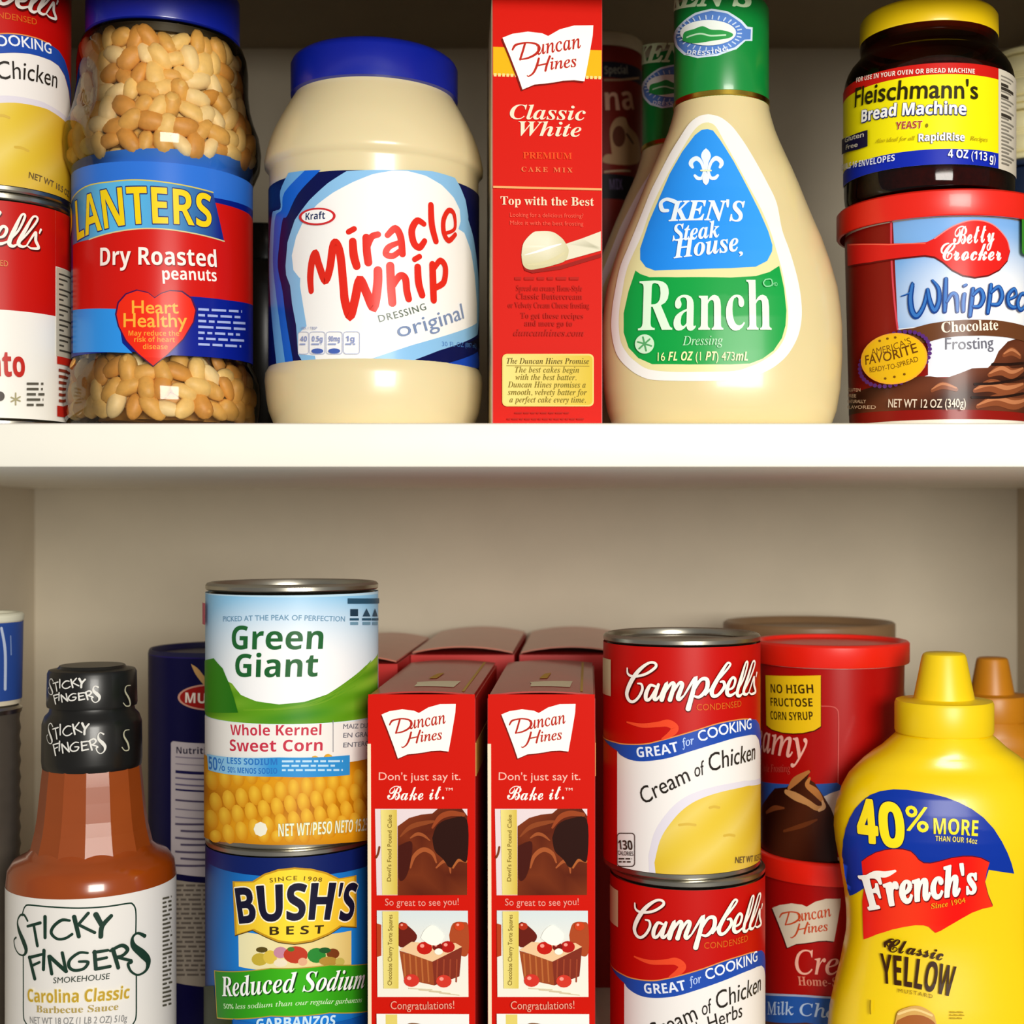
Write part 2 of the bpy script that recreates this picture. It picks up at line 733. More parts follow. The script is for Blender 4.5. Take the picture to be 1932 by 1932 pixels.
# ------------------------------------------------------------------ label art shared by several things
z5b = zm(880, 0, 400 / 1932)
BOOK = [(330, 350), (420, 315), (560, 295), (690, 310), (745, 335), (850, 275), (980, 240), (1155, 238), (1150, 330), (1110, 560), (1075, 745), (980, 735), (880, 740), (800, 755), (720, 765), (620, 775), (560, 800), (512, 820), (470, 700), (400, 520), (350, 400)]


def book_logo(lab, u0, u1, v0, v1, paper='#FFFDF5', ink='#B8281C', shadow='#7A1208'):
    sx, sy = (u1 - u0) / 825, (v1 - v0) / 582
    f = lambda *P: [(u0 + (x - 330) * sx, v0 + (y - 238) * sy) for x, y in P]
    lab.poly([(x - 12 * sx, y + 14 * sy) for x, y in f(*BOOK)], shadow)
    lab.poly(f(*BOOK), paper)
    w = sx
    lab.stroke(f((420, 460), (445, 420), (490, 405), (560, 395), (640, 410), (665, 450), (630, 500), (560, 535), (490, 548)), [16 * w, 22 * w, 18 * w, 16 * w, 20 * w, 24 * w, 22 * w, 18 * w, 12 * w], ink)
    lab.stroke(f((535, 400), (515, 470), (490, 548)), 20 * w, ink)
    lab.text('uncan', f((650, 505), (1045, 442)), 88 * sy, ink, 'i', 0.012)
    lab.stroke(f((660, 540), (640, 610), (610, 670), (570, 700), (555, 695)), [20 * w, 22 * w, 18 * w, 12 * w, 10 * w], ink)
    lab.stroke(f((760, 520), (735, 590), (720, 650)), 20 * w, ink)
    lab.stroke(f((645, 605), (740, 585)), 14 * w, ink)
    lab.text('ines', f((770, 640), (1008, 612)), 105 * sy, ink, 'i', 0.012)


z3c = zm(1110, 1150, 390 / 1838)
CAMP = [
    ([(365, 520), (372, 570), (420, 592), (520, 572), (605, 512), (602, 474), (545, 475), (460, 545), (395, 645), (362, 740), (378, 800), (415, 817), (460, 780), (494, 710), (487, 662), (455, 655)], [14, 20, 22, 22, 24, 22, 22, 34, 40, 38, 30, 24, 24, 24, 20, 12]),
    ([(605, 680), (562, 672), (528, 740), (527, 795), (560, 790), (612, 700)], [20, 26, 36, 32, 24, 20]),
    ([(632, 665), (598, 775), (612, 797), (645, 765)], [26, 34, 26, 16]),
    ([(645, 765), (702, 655), (660, 798)], [14, 30, 38]),
    ([(668, 770), (735, 660), (765, 668), (730, 798)], [16, 24, 32, 38]),
    ([(740, 765), (805, 655), (835, 665), (800, 770), (812, 795), (850, 760)], [16, 24, 32, 36, 26, 14]),
    ([(850, 760), (950, 605), (885, 878)], [14, 30, 42]),
    ([(925, 730), (990, 622), (1045, 622), (1040, 705), (980, 772), (928, 762)], [18, 26, 34, 36, 26, 16]),
    ([(1030, 755), (1140, 620), (1232, 505), (1238, 476), (1210, 482), (1150, 585), (1088, 705), (1094, 762), (1138, 755), (1190, 685), (1184, 640), (1158, 640)], [14, 18, 20, 18, 22, 34, 38, 32, 26, 30, 26, 16]),
    ([(1205, 715), (1262, 690), (1283, 625), (1260, 602), (1225, 660), (1213, 738), (1243, 760), (1292, 728)], [14, 22, 26, 24, 34, 36, 26, 14]),
    ([(1292, 728), (1350, 620), (1387, 482), (1370, 472), (1333, 600), (1298, 735), (1318, 765), (1345, 740)], [14, 18, 20, 18, 32, 34, 26, 12]),
    ([(1345, 740), (1402, 620), (1448, 480), (1428, 466), (1388, 600), (1352, 725), (1372, 752), (1395, 735)], [12, 18, 20, 18, 30, 32, 24, 12]),
    ([(1395, 735), (1438, 600), (1440, 670), (1452, 728), (1420, 748), (1402, 738)], [12, 22, 28, 26, 18, 12]),
    ([(1462, 560), (1456, 595)], [20, 12]),
]
SCC = 390 / 1838


def campbell_script(lab, which, dark='#5A0604'):
    for P, W in which:
        lab.stroke([(x + 1.2, y + 2.6) for x, y in z3c(*P)], [w * SCC * 1.05 for w in W], dark)
    for P, W in which:
        lab.stroke(z3c(*P), [w * SCC * 1.05 for w in W], '#FFF6EC')


def cream_soup_label(lab, ztop, zbot, herbs=False):
    """red top, blue wave ribbon, white lower half with the bowl of yellow soup"""
    wrap_base(lab, zbot, ztop, '#C20C06', -2.2, 2.2)
    wave_b = [(60, 1150), (140, 1190), (240, 1240), (290, 1290), (380, 1335), (500, 1348), (700, 1322), (900, 1262), (1100, 1200), (1300, 1140), (1440, 1112)]
    wave_t = [(60, 1100), (140, 1130), (240, 1178), (320, 1195), (500, 1195), (640, 1165), (900, 1090), (1150, 1012), (1350, 975), (1440, 975)]
    wb, wt = spline([lab.m(p) for p in z3c(*wave_b)], 4), spline([lab.m(p) for p in z3c(*wave_t)], 4)
    R = lab.s.R
    # beyond the picture's right edge the ribbon turns down round the can
    (ta, tz), (ba, bz0) = wt[-1], wb[-1]
    wt += [(ta + 0.005, tz - 0.0008), (ta + 0.010, tz - 0.0035), (ta + 0.015, tz - 0.0085), (ta + 0.019, tz - 0.0150)]
    wb += [(ba + 0.005, bz0 - 0.0008), (ba + 0.010, bz0 - 0.0036), (ba + 0.015, bz0 - 0.0090), (ba + 0.019, bz0 - 0.0165)]
    wb = [p for p in wb if p[0] > -1.02 * R]
    aL, aR = wb[0][0], wb[-1][0]
    lab.az(wb + [(aR, zbot), (aL, zbot)], '#F4EFEC')
    # right hand sweep beyond the visible edge and the white panel continuing
    lab.az([(aR, zbot), (2.2 * R, zbot), (2.2 * R, wb[-1][1] - 0.002), (aR, wb[-1][1])], '#F4EFEC')
    if not herbs:
        bowl = z3c((600, 2440), (590, 2250), (640, 2050), (730, 1900), (850, 1770), (1000, 1680), (1200, 1615), (1400, 1570), (1440, 1566))
        bz = [lab.m(p) for p in bowl]
        bz = [bz[0]] + spline(bz[1:], 4)
        lab.az([(max(a, aL), max(z, zbot)) for a, z in [(bz[0][0] - 0.003, zbot)] + [(a - 0.0028, z + 0.0026) for a, z in bz[1:]]] + [(2.0 * R, bz[-1][1] - 0.001), (2.0 * R, zbot)], '#E4DEEA')
        lab.az([(a, max(z, zbot)) for a, z in bz] + [(2.0 * R, bz[-1][1] - 0.004), (2.0 * R, zbot)],
               lambda s, t: mixc(mixc('#EACF66', '#E4C43C', abs(math.sin(s * 9 + t * 5))), '#D9A41C', max(0, s * 1.9 - 0.75) + max(0, t - 0.75)), fine=True)
        for x, y, w in ((880, 1915, 70), (1250, 2010, 45), (1120, 1760, 40)):
            lab.stroke(z3c((x - w, y), (x, y - 8), (x + w, y)), 5, '#D9B545')
    lab.az(wt + wb[::-1], '#1F4CB0')
    lab.stroke(z3c(*wave_t), 2.2, '#E8964A')
    lab.stroke(z3c((350, 1000), (480, 1030), (620, 1020), (710, 1010), (770, 1050), (740, 1100), (660, 1150)), [3, 8, 10, 14, 14, 12, 4], '#EE4A26')
    lab.text('GREAT', z3c((440, 1312), (620, 1298), (808, 1258)), 19, '#EAF0FF', 's', 0.0)
    lab.text('for', z3c((835, 1222), (945, 1190)), 16, '#BFD6FF', 'i', 0.01)
    lab.text('COOKING', z3c((985, 1175), (1200, 1110), (1440, 1055)), 20, '#F2F6FF', 'n', 0.012)
    dy = 0
    lab.text('Cream', z3c((500, 1735 + dy), (690, 1630 + dy), (910, 1520 + dy)), 31, '#26201A', 'n', 0.0, shear=0.12)
    lab.text('of', z3c((945, 1490 + dy), (1030, 1465 + dy)), 27, '#26201A', 'n', 0.0, shear=0.2)
    lab.text('Chicken', z3c((1075, 1445 + dy), (1250, 1390 + dy), (1470, 1330 + dy)), 34, '#26201A', 'n', 0.0, shear=0.12)
    if herbs:
        lab.text('with', z3c((800, 1720), (960, 1640)), 25, '#26201A', 'n', 0.0, shear=0.12)
        lab.text('Herbs', z3c((1010, 1625), (1180, 1560), (1300, 1525)), 27, '#26201A', 'n', 0.0, shear=0.12)
    lab.text('CONDENSED', z3c((960, 895), (1150, 888), (1350, 860)), 12, '#D9661C', 'n')
    lab.rect(*z3c((60, 395))[0], *z3c((208, 770))[0], '#E9D9B8') if False else None
    a, z = lab.m(z3c((135, 415))[0])
    a2, z2 = lab.m(z3c((212, 770))[0])
    lab.az([(a2 - 0.012, z2), (a2, z2), (a2, z), (a2 - 0.012, z)], '#D8C49A')
    if not herbs:
        fx = zm(1110, 1530, 390 / 1874)
        lab.stroke(rr(*fx((275, 200))[0], *fx((430, 500))[0], 6), 1.8, '#3A2A20', smooth=False, closed=True)
        lab.text('130', fx((290, 345), (415, 350)), 18, '#3A2A20', 's', 0.0)
        lab.text('CALORIES', fx((285, 395), (420, 405)), 8, '#3A2A20', 'n', 0.01)
        lab.lines(*fx((290, 425))[0], *fx((415, 480))[0], 2, '#3A2A20', seed=3)
        lab.text('NET WT 10.5 OZ (298g)', fx((1320, 470), (1560, 420), (1700, 380)), 12, '#6A5636', 'n', 0.012)
    campbell_script(lab, CAMP)


# ------------------------------------------------------------------ soup cans, lower shelf right
cA = Cyl(1139, 1434, 0.6)
cB = Cyl(1152, 1443, 0.6)
zmid = -0.1527
t = can('soup_can', 'cream of chicken soup can on top of another soup can beside the cake mix boxes', 'can', cA, zmid, -0.0489, 'soup cans')
lab = Lab(cA, zmid)
cream_soup_label(lab, -0.0527, -0.1500)
lab.build('label', PAPER, t)
t = can('soup_can', 'cream of chicken with herbs soup can at the bottom of the right-hand stack', 'can', cB, ZL, zmid, 'soup cans')
lab = Lab(cB, ZL, via=cA, shift=(0.0006, -0.1022))
cream_soup_label(lab, -0.1568, ZL + 0.0035, True)
lab.build('label', PAPER, t)

# ------------------------------------------------------------------ soup cans, upper shelf left
cC = Cyl(-157, 134, 0.6)
zc = 0.1439
t = can('soup_can', 'cream of chicken soup can cut off at the top left, on the tomato soup can', 'can', cC, zc, 0.2453, 'soup cans')
lab = Lab(cC, zc, via=cA, shift=(0, 0))
pa, pb = cA.px(*z3c((1455, 735))[0]), cC.px(100, 38)
lab.shift = (pb[0] - pa[0], pb[1] - pa[1])
cream_soup_label(lab, 0.2415, 0.1466)
lab.build('label', PAPER, t)
t = can('soup_can', 'red and white tomato soup can at the left end of the upper shelf', 'can', cC, ZS, zc, 'soup cans')
lab = Lab(cC, ZS)
wrap_base(lab, ZS + 0.0036, 0.1398, '#F3F0E8', -2.4, 2.4)
R = cC.R
aE = cC.px(104, 585)[0]
zr = cC.zf(582)
lab.az([(-2.4 * R, zr), (aE, zr), (aE, 0.1398), (-2.4 * R, 0.1398)], '#C4120A')
lab.az([(aE, cC.zf(484)), (2.3 * R, cC.zf(484)), (2.3 * R, 0.1398), (aE, 0.1398)], '#C4140C')
lab.via, keep = cA, lab.shift
pb = cC.px(72, 470)
lab.shift = (pb[0] - pa[0], pb[1] - pa[1])
campbell_script(lab, CAMP[7:])
lab.via, lab.shift = cC, (0, 0)
lab.az([(aE, cC.zf(660)), (aE + 0.016, cC.zf(660)), (aE + 0.016, cC.zf(486)), (aE, cC.zf(486))], '#C9BFA8')
for i in range(16):
    z = cC.zf(496 + i * 10)
    lab.az([(aE + 0.0015, z - 0.0008), (aE + 0.013 - 0.004 * (i % 3), z - 0.0008), (aE + 0.013 - 0.004 * (i % 3), z), (aE + 0.0015, z)], '#4A4438')
lab.az([(aE, cC.zf(675)), (aE + 0.016, cC.zf(675)), (aE + 0.016, cC.zf(660)), (aE, cC.zf(660))], '#C8281A')
lab.az([(aE, cC.zf(778)), (aE + 0.016, cC.zf(778)), (aE + 0.016, cC.zf(757)), (aE, cC.zf(757))], '#B8241A')
for i in range(6):
    z = cC.zf(684 + i * 12)
    lab.az([(aE + 0.001, z - 0.0013), (aE + 0.012, z - 0.0013), (aE + 0.012, z), (aE + 0.001, z)], '#8C3A2A')
lab.text('Tomato', [(-105, 706), (-40, 709), (45, 711)], 48, '#C0241A', 's', 0.01)
lab.text('CONDENSED', [(-60, 498), (14, 504)], 11, '#E08A4A', 'n')
lab.ell(0, 748, 8, 9, '#3A3026')
lab.stroke([(28, 742), (28, 764)], 2.5, '#A8A078')
lab.stroke([(20, 750), (36, 757)], 2.5, '#A8A078')
lab.stroke([(36, 749), (20, 758)], 2.5, '#A8A078')
lab.lines(48, 722, 80, 772, 5, '#5A564C', seed=5, ragged=0.1)
lab.build('label', PAPER, t)

# ------------------------------------------------------------------ sweet corn and bean cans
cG = Cyl(388, 713, 0.6)
zg = -0.1395
t = can('food_can', 'blue and green whole kernel sweet corn can on top of the bean can', 'can', cG, zg, -0.0259)
lab = Lab(cG, zg)
g = zm(360, 1080, 380 / 1596)
g8 = zm(360, 1512, 380 / 1748)
wrap_base(lab, -0.1368, -0.0303, '#BFE0F4', -2.4, 2.4)
lab.rect(389, 1120, 712, 1352, lambda s, t: mixc(mixc('#8CC8F0', '#CFE6F6', t * 1.5), '#FBFBFD', 1.5 - 3.0 * math.hypot((s - 0.5) * 0.85, (t - 0.62) * 0.75)))
# rolling fields
lab.poly(g((118, 1120), (118, 760), (200, 800), (330, 880), (400, 970), (520, 1020), (700, 1045), (900, 1025), (1080, 965), (1250, 850), (1380, 740), (1478, 640), (1478, 1120)),
         lambda s, t: mixc(mixc('#3F8A14', '#A8D23C', 0.5 + 0.5 * math.sin(s * 5.5 + 1.8)), '#5E9A18', 0.5 + 0.5 * math.sin(t * 22 + s * 9)), fine=True)
for k in range(5):
    lab.stroke(g((420 + 60 * k, 1090), (700 + 90 * k, 1080 - 14 * k), (1000 + 70 * k, 1040 - 50 * k), (1300 + 30 * k, 900 - 50 * k)), 2, '#6FA322')
lab.poly(g((118, 1100), (118, 700), (190, 680), (260, 760), (310, 880), (350, 1000), (380, 1110)), lambda s, t: mixc('#4FA01C', '#1F6A10', s), fine=True)
lab.text('PICKED AT THE PEAK OF PERFECTION', g((265, 388), (720, 378), (1215, 388)), 10, '#6C96B4', 'n', 0.006)
lab.text('Green', g((330, 606), (690, 609), (1042, 605)), 45, '#1F6230', 's', 0.0, shear=0.05)
lab.text('Giant', g((357, 824), (690, 828), (1000, 822)), 46, '#1F6230', 's', 0.0, shear=0.05)
lab.rect(389, 1349, 712, 1424, '#F2EFEA')
lab.text('Whole Kernel', g((322, 1286), (680, 1290), (1030, 1286)), 21, '#C9344A', 's', -0.004)
lab.text('Sweet Corn', g((318, 1412), (680, 1417), (1040, 1410)), 22, '#C9344A', 's', -0.004)
lab.stroke(g((1122, 1175), (1122, 1420)), 1.6, '#8A8A90', smooth=False)
lab.text('MAIZ DULCE', g((1200, 1238), (1440, 1225)), 9, '#70707C', 'n', 0.01)
lab.text('EN GRANO', g((1200, 1308), (1440, 1293)), 9, '#70707C', 'n', 0.01)
lab.text('ENTERO', g((1200, 1385), (1400, 1370)), 9, '#70707C', 'n', 0.01)
lab.poly(g((1235, 205), (1480, 205), (1480, 245), (1235, 248)), '#28506A')
for i, (x, w) in enumerate(((1255, 60), (1350, 60), (1425, 40))):
    lab.rect(*g((x, 290))[0], *g((x + w, 345))[0], '#223C50') if i == 0 else lab.poly(g((x + w / 2, 285), (x + w, 348), (x, 348)), '#2C4A60')
    lab.rect(*g((x - 4, 362))[0], *g((x + w + 6, 380))[0], '#28506A')
    lab.rect(*g((x, 392))[0], *g((x + w, 415))[0], '#6F97B0')
# corn cobs
cobf = lambda s, t: mixc('#BE7608', '#E09A14', 0.5 + 0.5 * math.sin(t * 12 - s * 2))
lab.poly([(389, 1422), (712, 1422), (712, 1578), (640, 1590), (551, 1593), (460, 1590), (389, 1578)], cobf)
RR = random.Random(3)
kf = lambda s, t: mixc('#F4C83C', '#D2860A', min(1, 0.1 + 1.5 * math.hypot(s - 0.45, (t - 0.35) * 0.8)))
n0 = lab.n
for row in range(5):
    for i in range(15):
        lab.n = n0 + row * 2 + i % 2
        u = 380 + i * 24 + (row % 2) * 7
        v = 1476 + row * 33 - (i * 24) * (0.16 + 0.02 * row) + 26 * (i * 24 / 330) ** 2 * 0.2 + (0 if row < 1 else 8)
        if 1440 < v < 1588 and 392 < u < 706:
            lab.ell(u, min(v, 1577), 11.5, min(19, 1593 - v) if v < 1577 else 12, kf, rot=-0.25, n=14, fine=True)
lab.n = n0 + 12
lab.poly(g((150, 1435), (700, 1462), (1245, 1445), (1245, 1602), (700, 1615), (160, 1562)), lambda s, t: mixc('#8CC6EC', '#2F92D8', (s - 0.35) * 6))
lab.text('50%', g((165, 1555), (290, 1572)), 25, '#2A74C4', 's', 0.0)
lab.text('LESS SODIUM', g((305, 1510), (690, 1520)), 12, '#2A74C4', 's', 0.0)
lab.text('50% MENOS SODIO', g((310, 1580), (690, 1590)), 11, '#2A74C4', 's', 0.0)
lab.lines(*g((725, 1485))[0], *g((1220, 1590))[0], 3, '#BFE2F8', seed=8)
lab.ell(*g8((615, 235))[0], 11, 12, '#F2EEDC', n=8, wob=0.15, k=8)
lab.text('NET WT/PESO NETO 15.25 OZ', g8((765, 298), (1000, 288), (1290, 268), (1560, 240)), 24, '#F0F4D8', 's', -0.02, out=(0.03, '#3F6A3A'))
a, z = lab.m((393, 1130))
lab.az([(a - 0.012, cG.zf(1185)), (a, cG.zf(1185)), (a, cG.zf(1143)), (a - 0.012, cG.zf(1143))], '#D4506A')
lab.build('label', PAPER, t)

t = can('food_can', 'dark blue reduced sodium garbanzo bean can under the sweet corn can', 'can', cG, ZL, zg)
lab = Lab(cG, ZL)
wrap_base(lab, ZL + 0.0035, -0.1429, '#0A1E62', -2.4, 2.4)
lab.rect(389, 1621, 712, 2000, lambda s, t: mixc('#0A1A5C', '#1C8CEC', 1.45 - 2.5 * math.hypot((s - 0.53) * 1.05, (t - 0.36) * 0.72)))
lab.poly(g8((415, 1120), (1390, 1120), (1390, 1420), (420, 1432)), lambda s, t: mixc('#F4EDBE', '#E8C96E', s * 0.9))
for x, y, rx, ry, c in ((600, 1370, 70, 55, '#C9B03A'), (690, 1350, 60, 60, '#E0C24A'), (780, 1310, 60, 50, '#C88AA0'), (910, 1330, 105, 75, '#C23A20'), (780, 1400, 60, 35, '#F2E4C8'), (970, 1390, 40, 35, '#E8B08A'), (1090, 1335, 80, 65, '#2C8A34'), (1230, 1320, 55, 45, '#7A3C18'), (1190, 1385, 80, 40, '#B8903A'), (1290, 1390, 40, 35, '#C8B858'), (620, 1285, 50, 25, '#5A4A1A'), (1160, 1290, 50, 25, '#1F5A2A'), (870, 1280, 30, 20, '#4A7A2A')):
    lab.ell(*g8((x, y))[0], rx * 0.2174, ry * 0.2174, c, n=16)
EMB = [(370, 690), (540, 690), (640, 625), (760, 585), (900, 570), (1040, 580), (1170, 612), (1280, 665), (1430, 638), (1432, 1090), (1300, 1082), (1200, 1150), (1050, 1213), (900, 1235), (760, 1217), (640, 1165), (540, 1112), (390, 1160)]
lab.poly(g8(*[(x, y + 8) for x, y in EMB]), '#4A3408')
lab.poly(g8(*EMB), '#C8961E')
lab.poly(g8(*[(905 + (x - 905) * 0.965, 905 + (y - 905) * 0.95) for x, y in EMB]), lambda s, t: mixc('#FFE23A', '#EDB42A', abs(s - 0.45) * 1.6))
lab.text("BUSH'S", g8((430, 1055), (640, 1035), (900, 1024), (1160, 1020), (1392, 1030)), 66, '#15132E', 's', 0.012, h2=70, sp=0.97, out=(0.028, '#FFF6D8'))
lab.text('SINCE 1908', g8((690, 700), (900, 680), (1130, 695)), 8, '#6A4A10', 'n', 0.012, sp=1.3)
lab.text('BEST', g8((688, 1156), (900, 1150), (1145, 1142)), 16, '#3A2A08', 's', 0.0, sp=1.5)
lab.poly(g8((215, 1462), (700, 1440), (1200, 1412), (1640, 1376), (1640, 1790), (1200, 1835), (700, 1862), (238, 1880)), '#B89A3A')
lab.poly(g8((222, 1470), (700, 1448), (1200, 1420), (1640, 1384), (1640, 1780), (1200, 1826), (700, 1853), (244, 1870)), lambda s, t: mixc('#1F6A1C', '#3CB414', 1.1 - 2.2 * abs(s - 0.42)))
lab.text('Reduced Sodium', g8((285, 1685), (700, 1660), (1100, 1640), (1490, 1615)), 38, '#FFFFFF', 'I', -0.012, h2=38, sh=(1.5, 1.8, '#0E3A0C'))
lab.text('50% less sodium than our regular garbanzos', g8((300, 1792), (700, 1778), (1100, 1755), (1470, 1738)), 10, '#D8F0C8', 'i', 0.005)
lab.poly(g8((120, 1600), (215, 1595), (240, 1885), (370, 1890), (372, 2100), (120, 2100)), '#2A3210')
lab.poly(g8((380, 1882), (1500, 1842), (1500, 2200), (380, 2200)), lambda s, t: mixc('#0A4A9C', '#1C7AD8', 1.1 - 2 * abs(s - 0.4)))
lab.text('GARBANZOS', g8((580, 1972), (900, 1955), (1240, 1940)), 20, '#CDEBFF', 's', 0.01)
lab.build('label', PAPER, t)
# ------------------------------------------------------------------ cake mix cartons
def carton(name, label, u0, u1, vtop, zb, D, depth, phi=0.0, group=None, ztop=None, flap_arch=0.0015, side='#C81408', topcol='#B02418'):
    uc = (u0 + u1) / 2
    X, Y = (uc - U0) * D / F, D
    w = (u1 - u0) * D / F
    zt = ztop if ztop is not None else (V0 - vtop) * D / F
    t = thing(name, label, 'box', (X, Y, zb), phi, group)
    red = mat('carton_red', '#BC140A', 0.4, vary=0.02)
    me = box_mesh(-w / 2, w / 2, 0, depth, 0, zt - zb - 0.0022)
    link('carton', me, red, t, smooth=0)
    # top flap: a thin sheet that bows up a little and stands proud of the front edge
    n = 10
    vs, fs = [], []
    for i in range(n + 1):
        x = -w / 2 + 0.0008 + (w - 0.0016) * i / n
        b = 1 - (2 * i / n - 1) ** 2
        for y, dz in ((0.0012, flap_arch * b), (depth * 0.5, flap_arch * 0.9 * b), (depth, flap_arch * b)):
            vs.append((x, y, zt - zb - 0.0007 + dz))
    m_ = len(vs)
    vs += [(x, y, z - 0.0007) for x, y, z in vs]
    for i in range(n):
        for j in range(2):
            a = i * 3 + j
            fs.append((a, a + 3, a + 4, a + 1))
            fs.append((m_ + a, m_ + a + 1, m_ + a + 4, m_ + a + 3))
        a = i * 3
        fs += [(a, m_ + a, m_ + a + 3, a + 3), (a + 2, a + 5, m_ + a + 5, m_ + a + 2)]
    fs += [(0, 1, m_ + 1, m_), (1, 2, m_ + 2, m_ + 1), (n * 3, m_ + n * 3, m_ + n * 3 + 1, n * 3 + 1), (n * 3 + 1, m_ + n * 3 + 1, m_ + n * 3 + 2, n * 3 + 2)]
    link('top_flap', mesh(vs, fs), mat('carton_flap' + topcol, topcol, 0.4, vary=0.04, coat=0.35), t, smooth=30)
    return t, Flat(X, Y, phi), w, zt


def top_print(t, w, depth, h, gold=True):
    """gold rule and the small white mark printed on the top flap"""
    class Top:
        R, D, X, Y = 1, 0.6, 0, 0

        def px(s, u, v):
            return (u, v)

        def at(s, a, z, off):
            return (a, z, h + 0.0015 * (1 - (2 * a / w) ** 2) + off), (0, 0, 1)
    lb = Lab(Top(), 0, cut=0.004)
    lb.off = 1e-4
    lb.az([(w * 0.36, 0.006), (w * 0.385, 0.006), (w * 0.385, depth - 0.006), (w * 0.36, depth - 0.006)], '#C8A24A')
    lb.az([(-w * 0.12, 0.018), (w * 0.26, 0.018), (w * 0.28, 0.042), (-w * 0.14, 0.036), (-w * 0.12, 0.03)], '#EADCB8')
    lb.az([(-w * 0.06, 0.05), (w * 0.02, 0.05), (w * 0.05, 0.075), (-w * 0.02, 0.07)], '#C89A3A')
    lb.build('printed_top', CARD, t)


def cake_front(lab, du):
    q = lambda *P: [(680 + x * 470 / 1932 + du, 1500 + y * 470 / 1932) for x, y in P]
    book_logo(lab, 720 + du, 860 + du, 1328, 1431)
    lab.text("Don't just say it.", [(715 + du, 1471), (792 + du, 1472), (869 + du, 1471)], 15, '#F8C0B0', 'n', -0.004)
    lab.text('Bake it.', [(731 + du, 1508), (785 + du, 1509), (838 + du, 1507)], 26, '#FFF8F0', 'S', 0.006)
    lab.text('TM', [(840 + du, 1491), (854 + du, 1491)], 5, '#FFF0E0', 'n', 0.0)
    # picture 1: chocolate bundt cake
    lab.poly(q((115, 105), (830, 105), (828, 772), (128, 775)), '#E9D8DC')
    lab.poly(q((290, 240), (380, 175), (470, 150), (560, 140), (600, 105), (790, 105), (830, 160), (828, 772), (290, 775)), lambda s, t: mixc('#5A1E0C', '#7C3416', 0.5 + 0.5 * math.sin(s * 5 + t * 9)), fine=True)
    for P, W, c in ((((310, 320), (370, 260), (430, 230), (520, 210), (590, 200)), [10, 30, 38, 30, 12], '#8E4420'),
                    (((390, 330), (440, 300), (490, 310), (540, 350)), [10, 26, 22, 8], '#A0522A'),
                    (((560, 250), (620, 170), (700, 140), (800, 150)), [16, 40, 44, 30], '#9A4420'),
                    (((390, 560), (420, 470), (490, 420), (560, 450), (590, 520)), [12, 30, 36, 28, 12], '#A8562C'),
                    (((590, 560), (650, 510), (690, 540), (700, 600)), [12, 26, 22, 10], '#A8562C'),
                    (((720, 560), (760, 500), (820, 510)), [14, 28, 24], '#B0602E')):
        lab.stroke(q(*P), [x * 0.243 for x in W], c)
    lab.poly(q((560, 330), (600, 230), (700, 180), (828, 190), (828, 500), (760, 490), (700, 560), (640, 490), (580, 430)), '#2C100A', smooth=True)
    lab.poly(q((300, 390), (400, 360), (390, 520), (350, 640), (300, 640)), '#47160E', smooth=True)
    lab.poly(q((160, 110), (285, 110), (290, 768), (172, 770)), lambda s, t: mixc('#EFE08A', '#D9BC4A', s))
    lab.text("Devil's Food Pound Cake", q((240, 665), (243, 420), (245, 150)), 8, '#7A6420', 'n', 0.012)
    lab.stroke(q((150, 400), (140, 450), (125, 480)), 4, '#7A3A1C')
    lab.text('So great to see you!', [(727 + du, 1707), (797 + du, 1708), (866 + du, 1706)], 13, '#F0A090', 'n', -0.003)
    # picture 2: layered square cake with cherries and cream
    lab.poly(q((130, 890), (835, 892), (840, 1560), (135, 1560)), lambda s, t: mixc('#D8E4E8', '#F6F0E2', t * 1.8))
    lab.poly(q((300, 990), (340, 985), (440, 1080), (400, 1150), (300, 1165)), '#6A1E14', smooth=True)
    lab.poly(q((690, 1080), (720, 990), (800, 980), (838, 1010), (838, 1220), (780, 1240), (710, 1180)), '#B04A24', smooth=True)
    lab.poly(q((130, 990), (165, 1000), (165, 1240), (132, 1250)), '#B8401C')
    lab.poly(q((305, 1200), (560, 1280), (575, 1470), (340, 1420)), '#A04A24')
    lab.poly(q((560, 1280), (790, 1170), (770, 1400), (575, 1470)), '#843020')
    for x in range(340, 560, 45):
        lab.stroke(q((x, 1230), (x + 12, 1440)), 3, '#BE6A36')
    for x in range(600, 770, 50):
        lab.stroke(q((x, 1270), (x - 5, 1440)), 3, '#A0442A')
    lab.poly(q((305, 1195), (400, 1130), (560, 1150), (740, 1140), (790, 1170), (560, 1285)), '#F0C89A')
    for x, y, r, c in ((500, 1180, 60, '#C81C12'), (680, 1170, 55, '#B81A14'), (600, 1170, 40, '#7A1810'), (400, 1430, 60, '#D8362A'), (650, 1435, 60, '#D83A2A'), (335, 1010, 35, '#B83018'), (770, 1010, 40, '#D04018')):
        lab.ell(*q((x, y))[0], r * 0.243, r * 0.2, c, n=16)
        lab.ell(*q((x - r * 0.3, y - r * 0.3))[0], r * 0.07, r * 0.06, '#F6A090', n=8)
    lab.poly(q((470, 1100), (500, 1040), (560, 1000), (620, 1040), (650, 1090), (610, 1150), (540, 1150)), '#FDFAF0', smooth=True)
    lab.ell(*q((610, 1205))[0], 8, 6, '#FBF6E8', n=12)
    for i in range(4):
        lab.stroke(q((380 + 80 * i, 1490 + 12 * i), (560 + 70 * i, 1500 + 14 * i)), 1.5, '#D8C8A4')
    lab.poly(q((175, 893), (300, 893), (300, 1490), (185, 1490)), lambda s, t: mixc('#EFE08A', '#E2CC5E', s))
    lab.text('Chocolate Cherry Torte Squares', q((248, 1465), (250, 1200), (252, 920)), 8, '#7A6420', 'n', 0.012)
    lab.text('Congratulations!', [(738 + du, 1901), (798 + du, 1902), (858 + du, 1900)], 15, '#F0A890', 'n', -0.003)
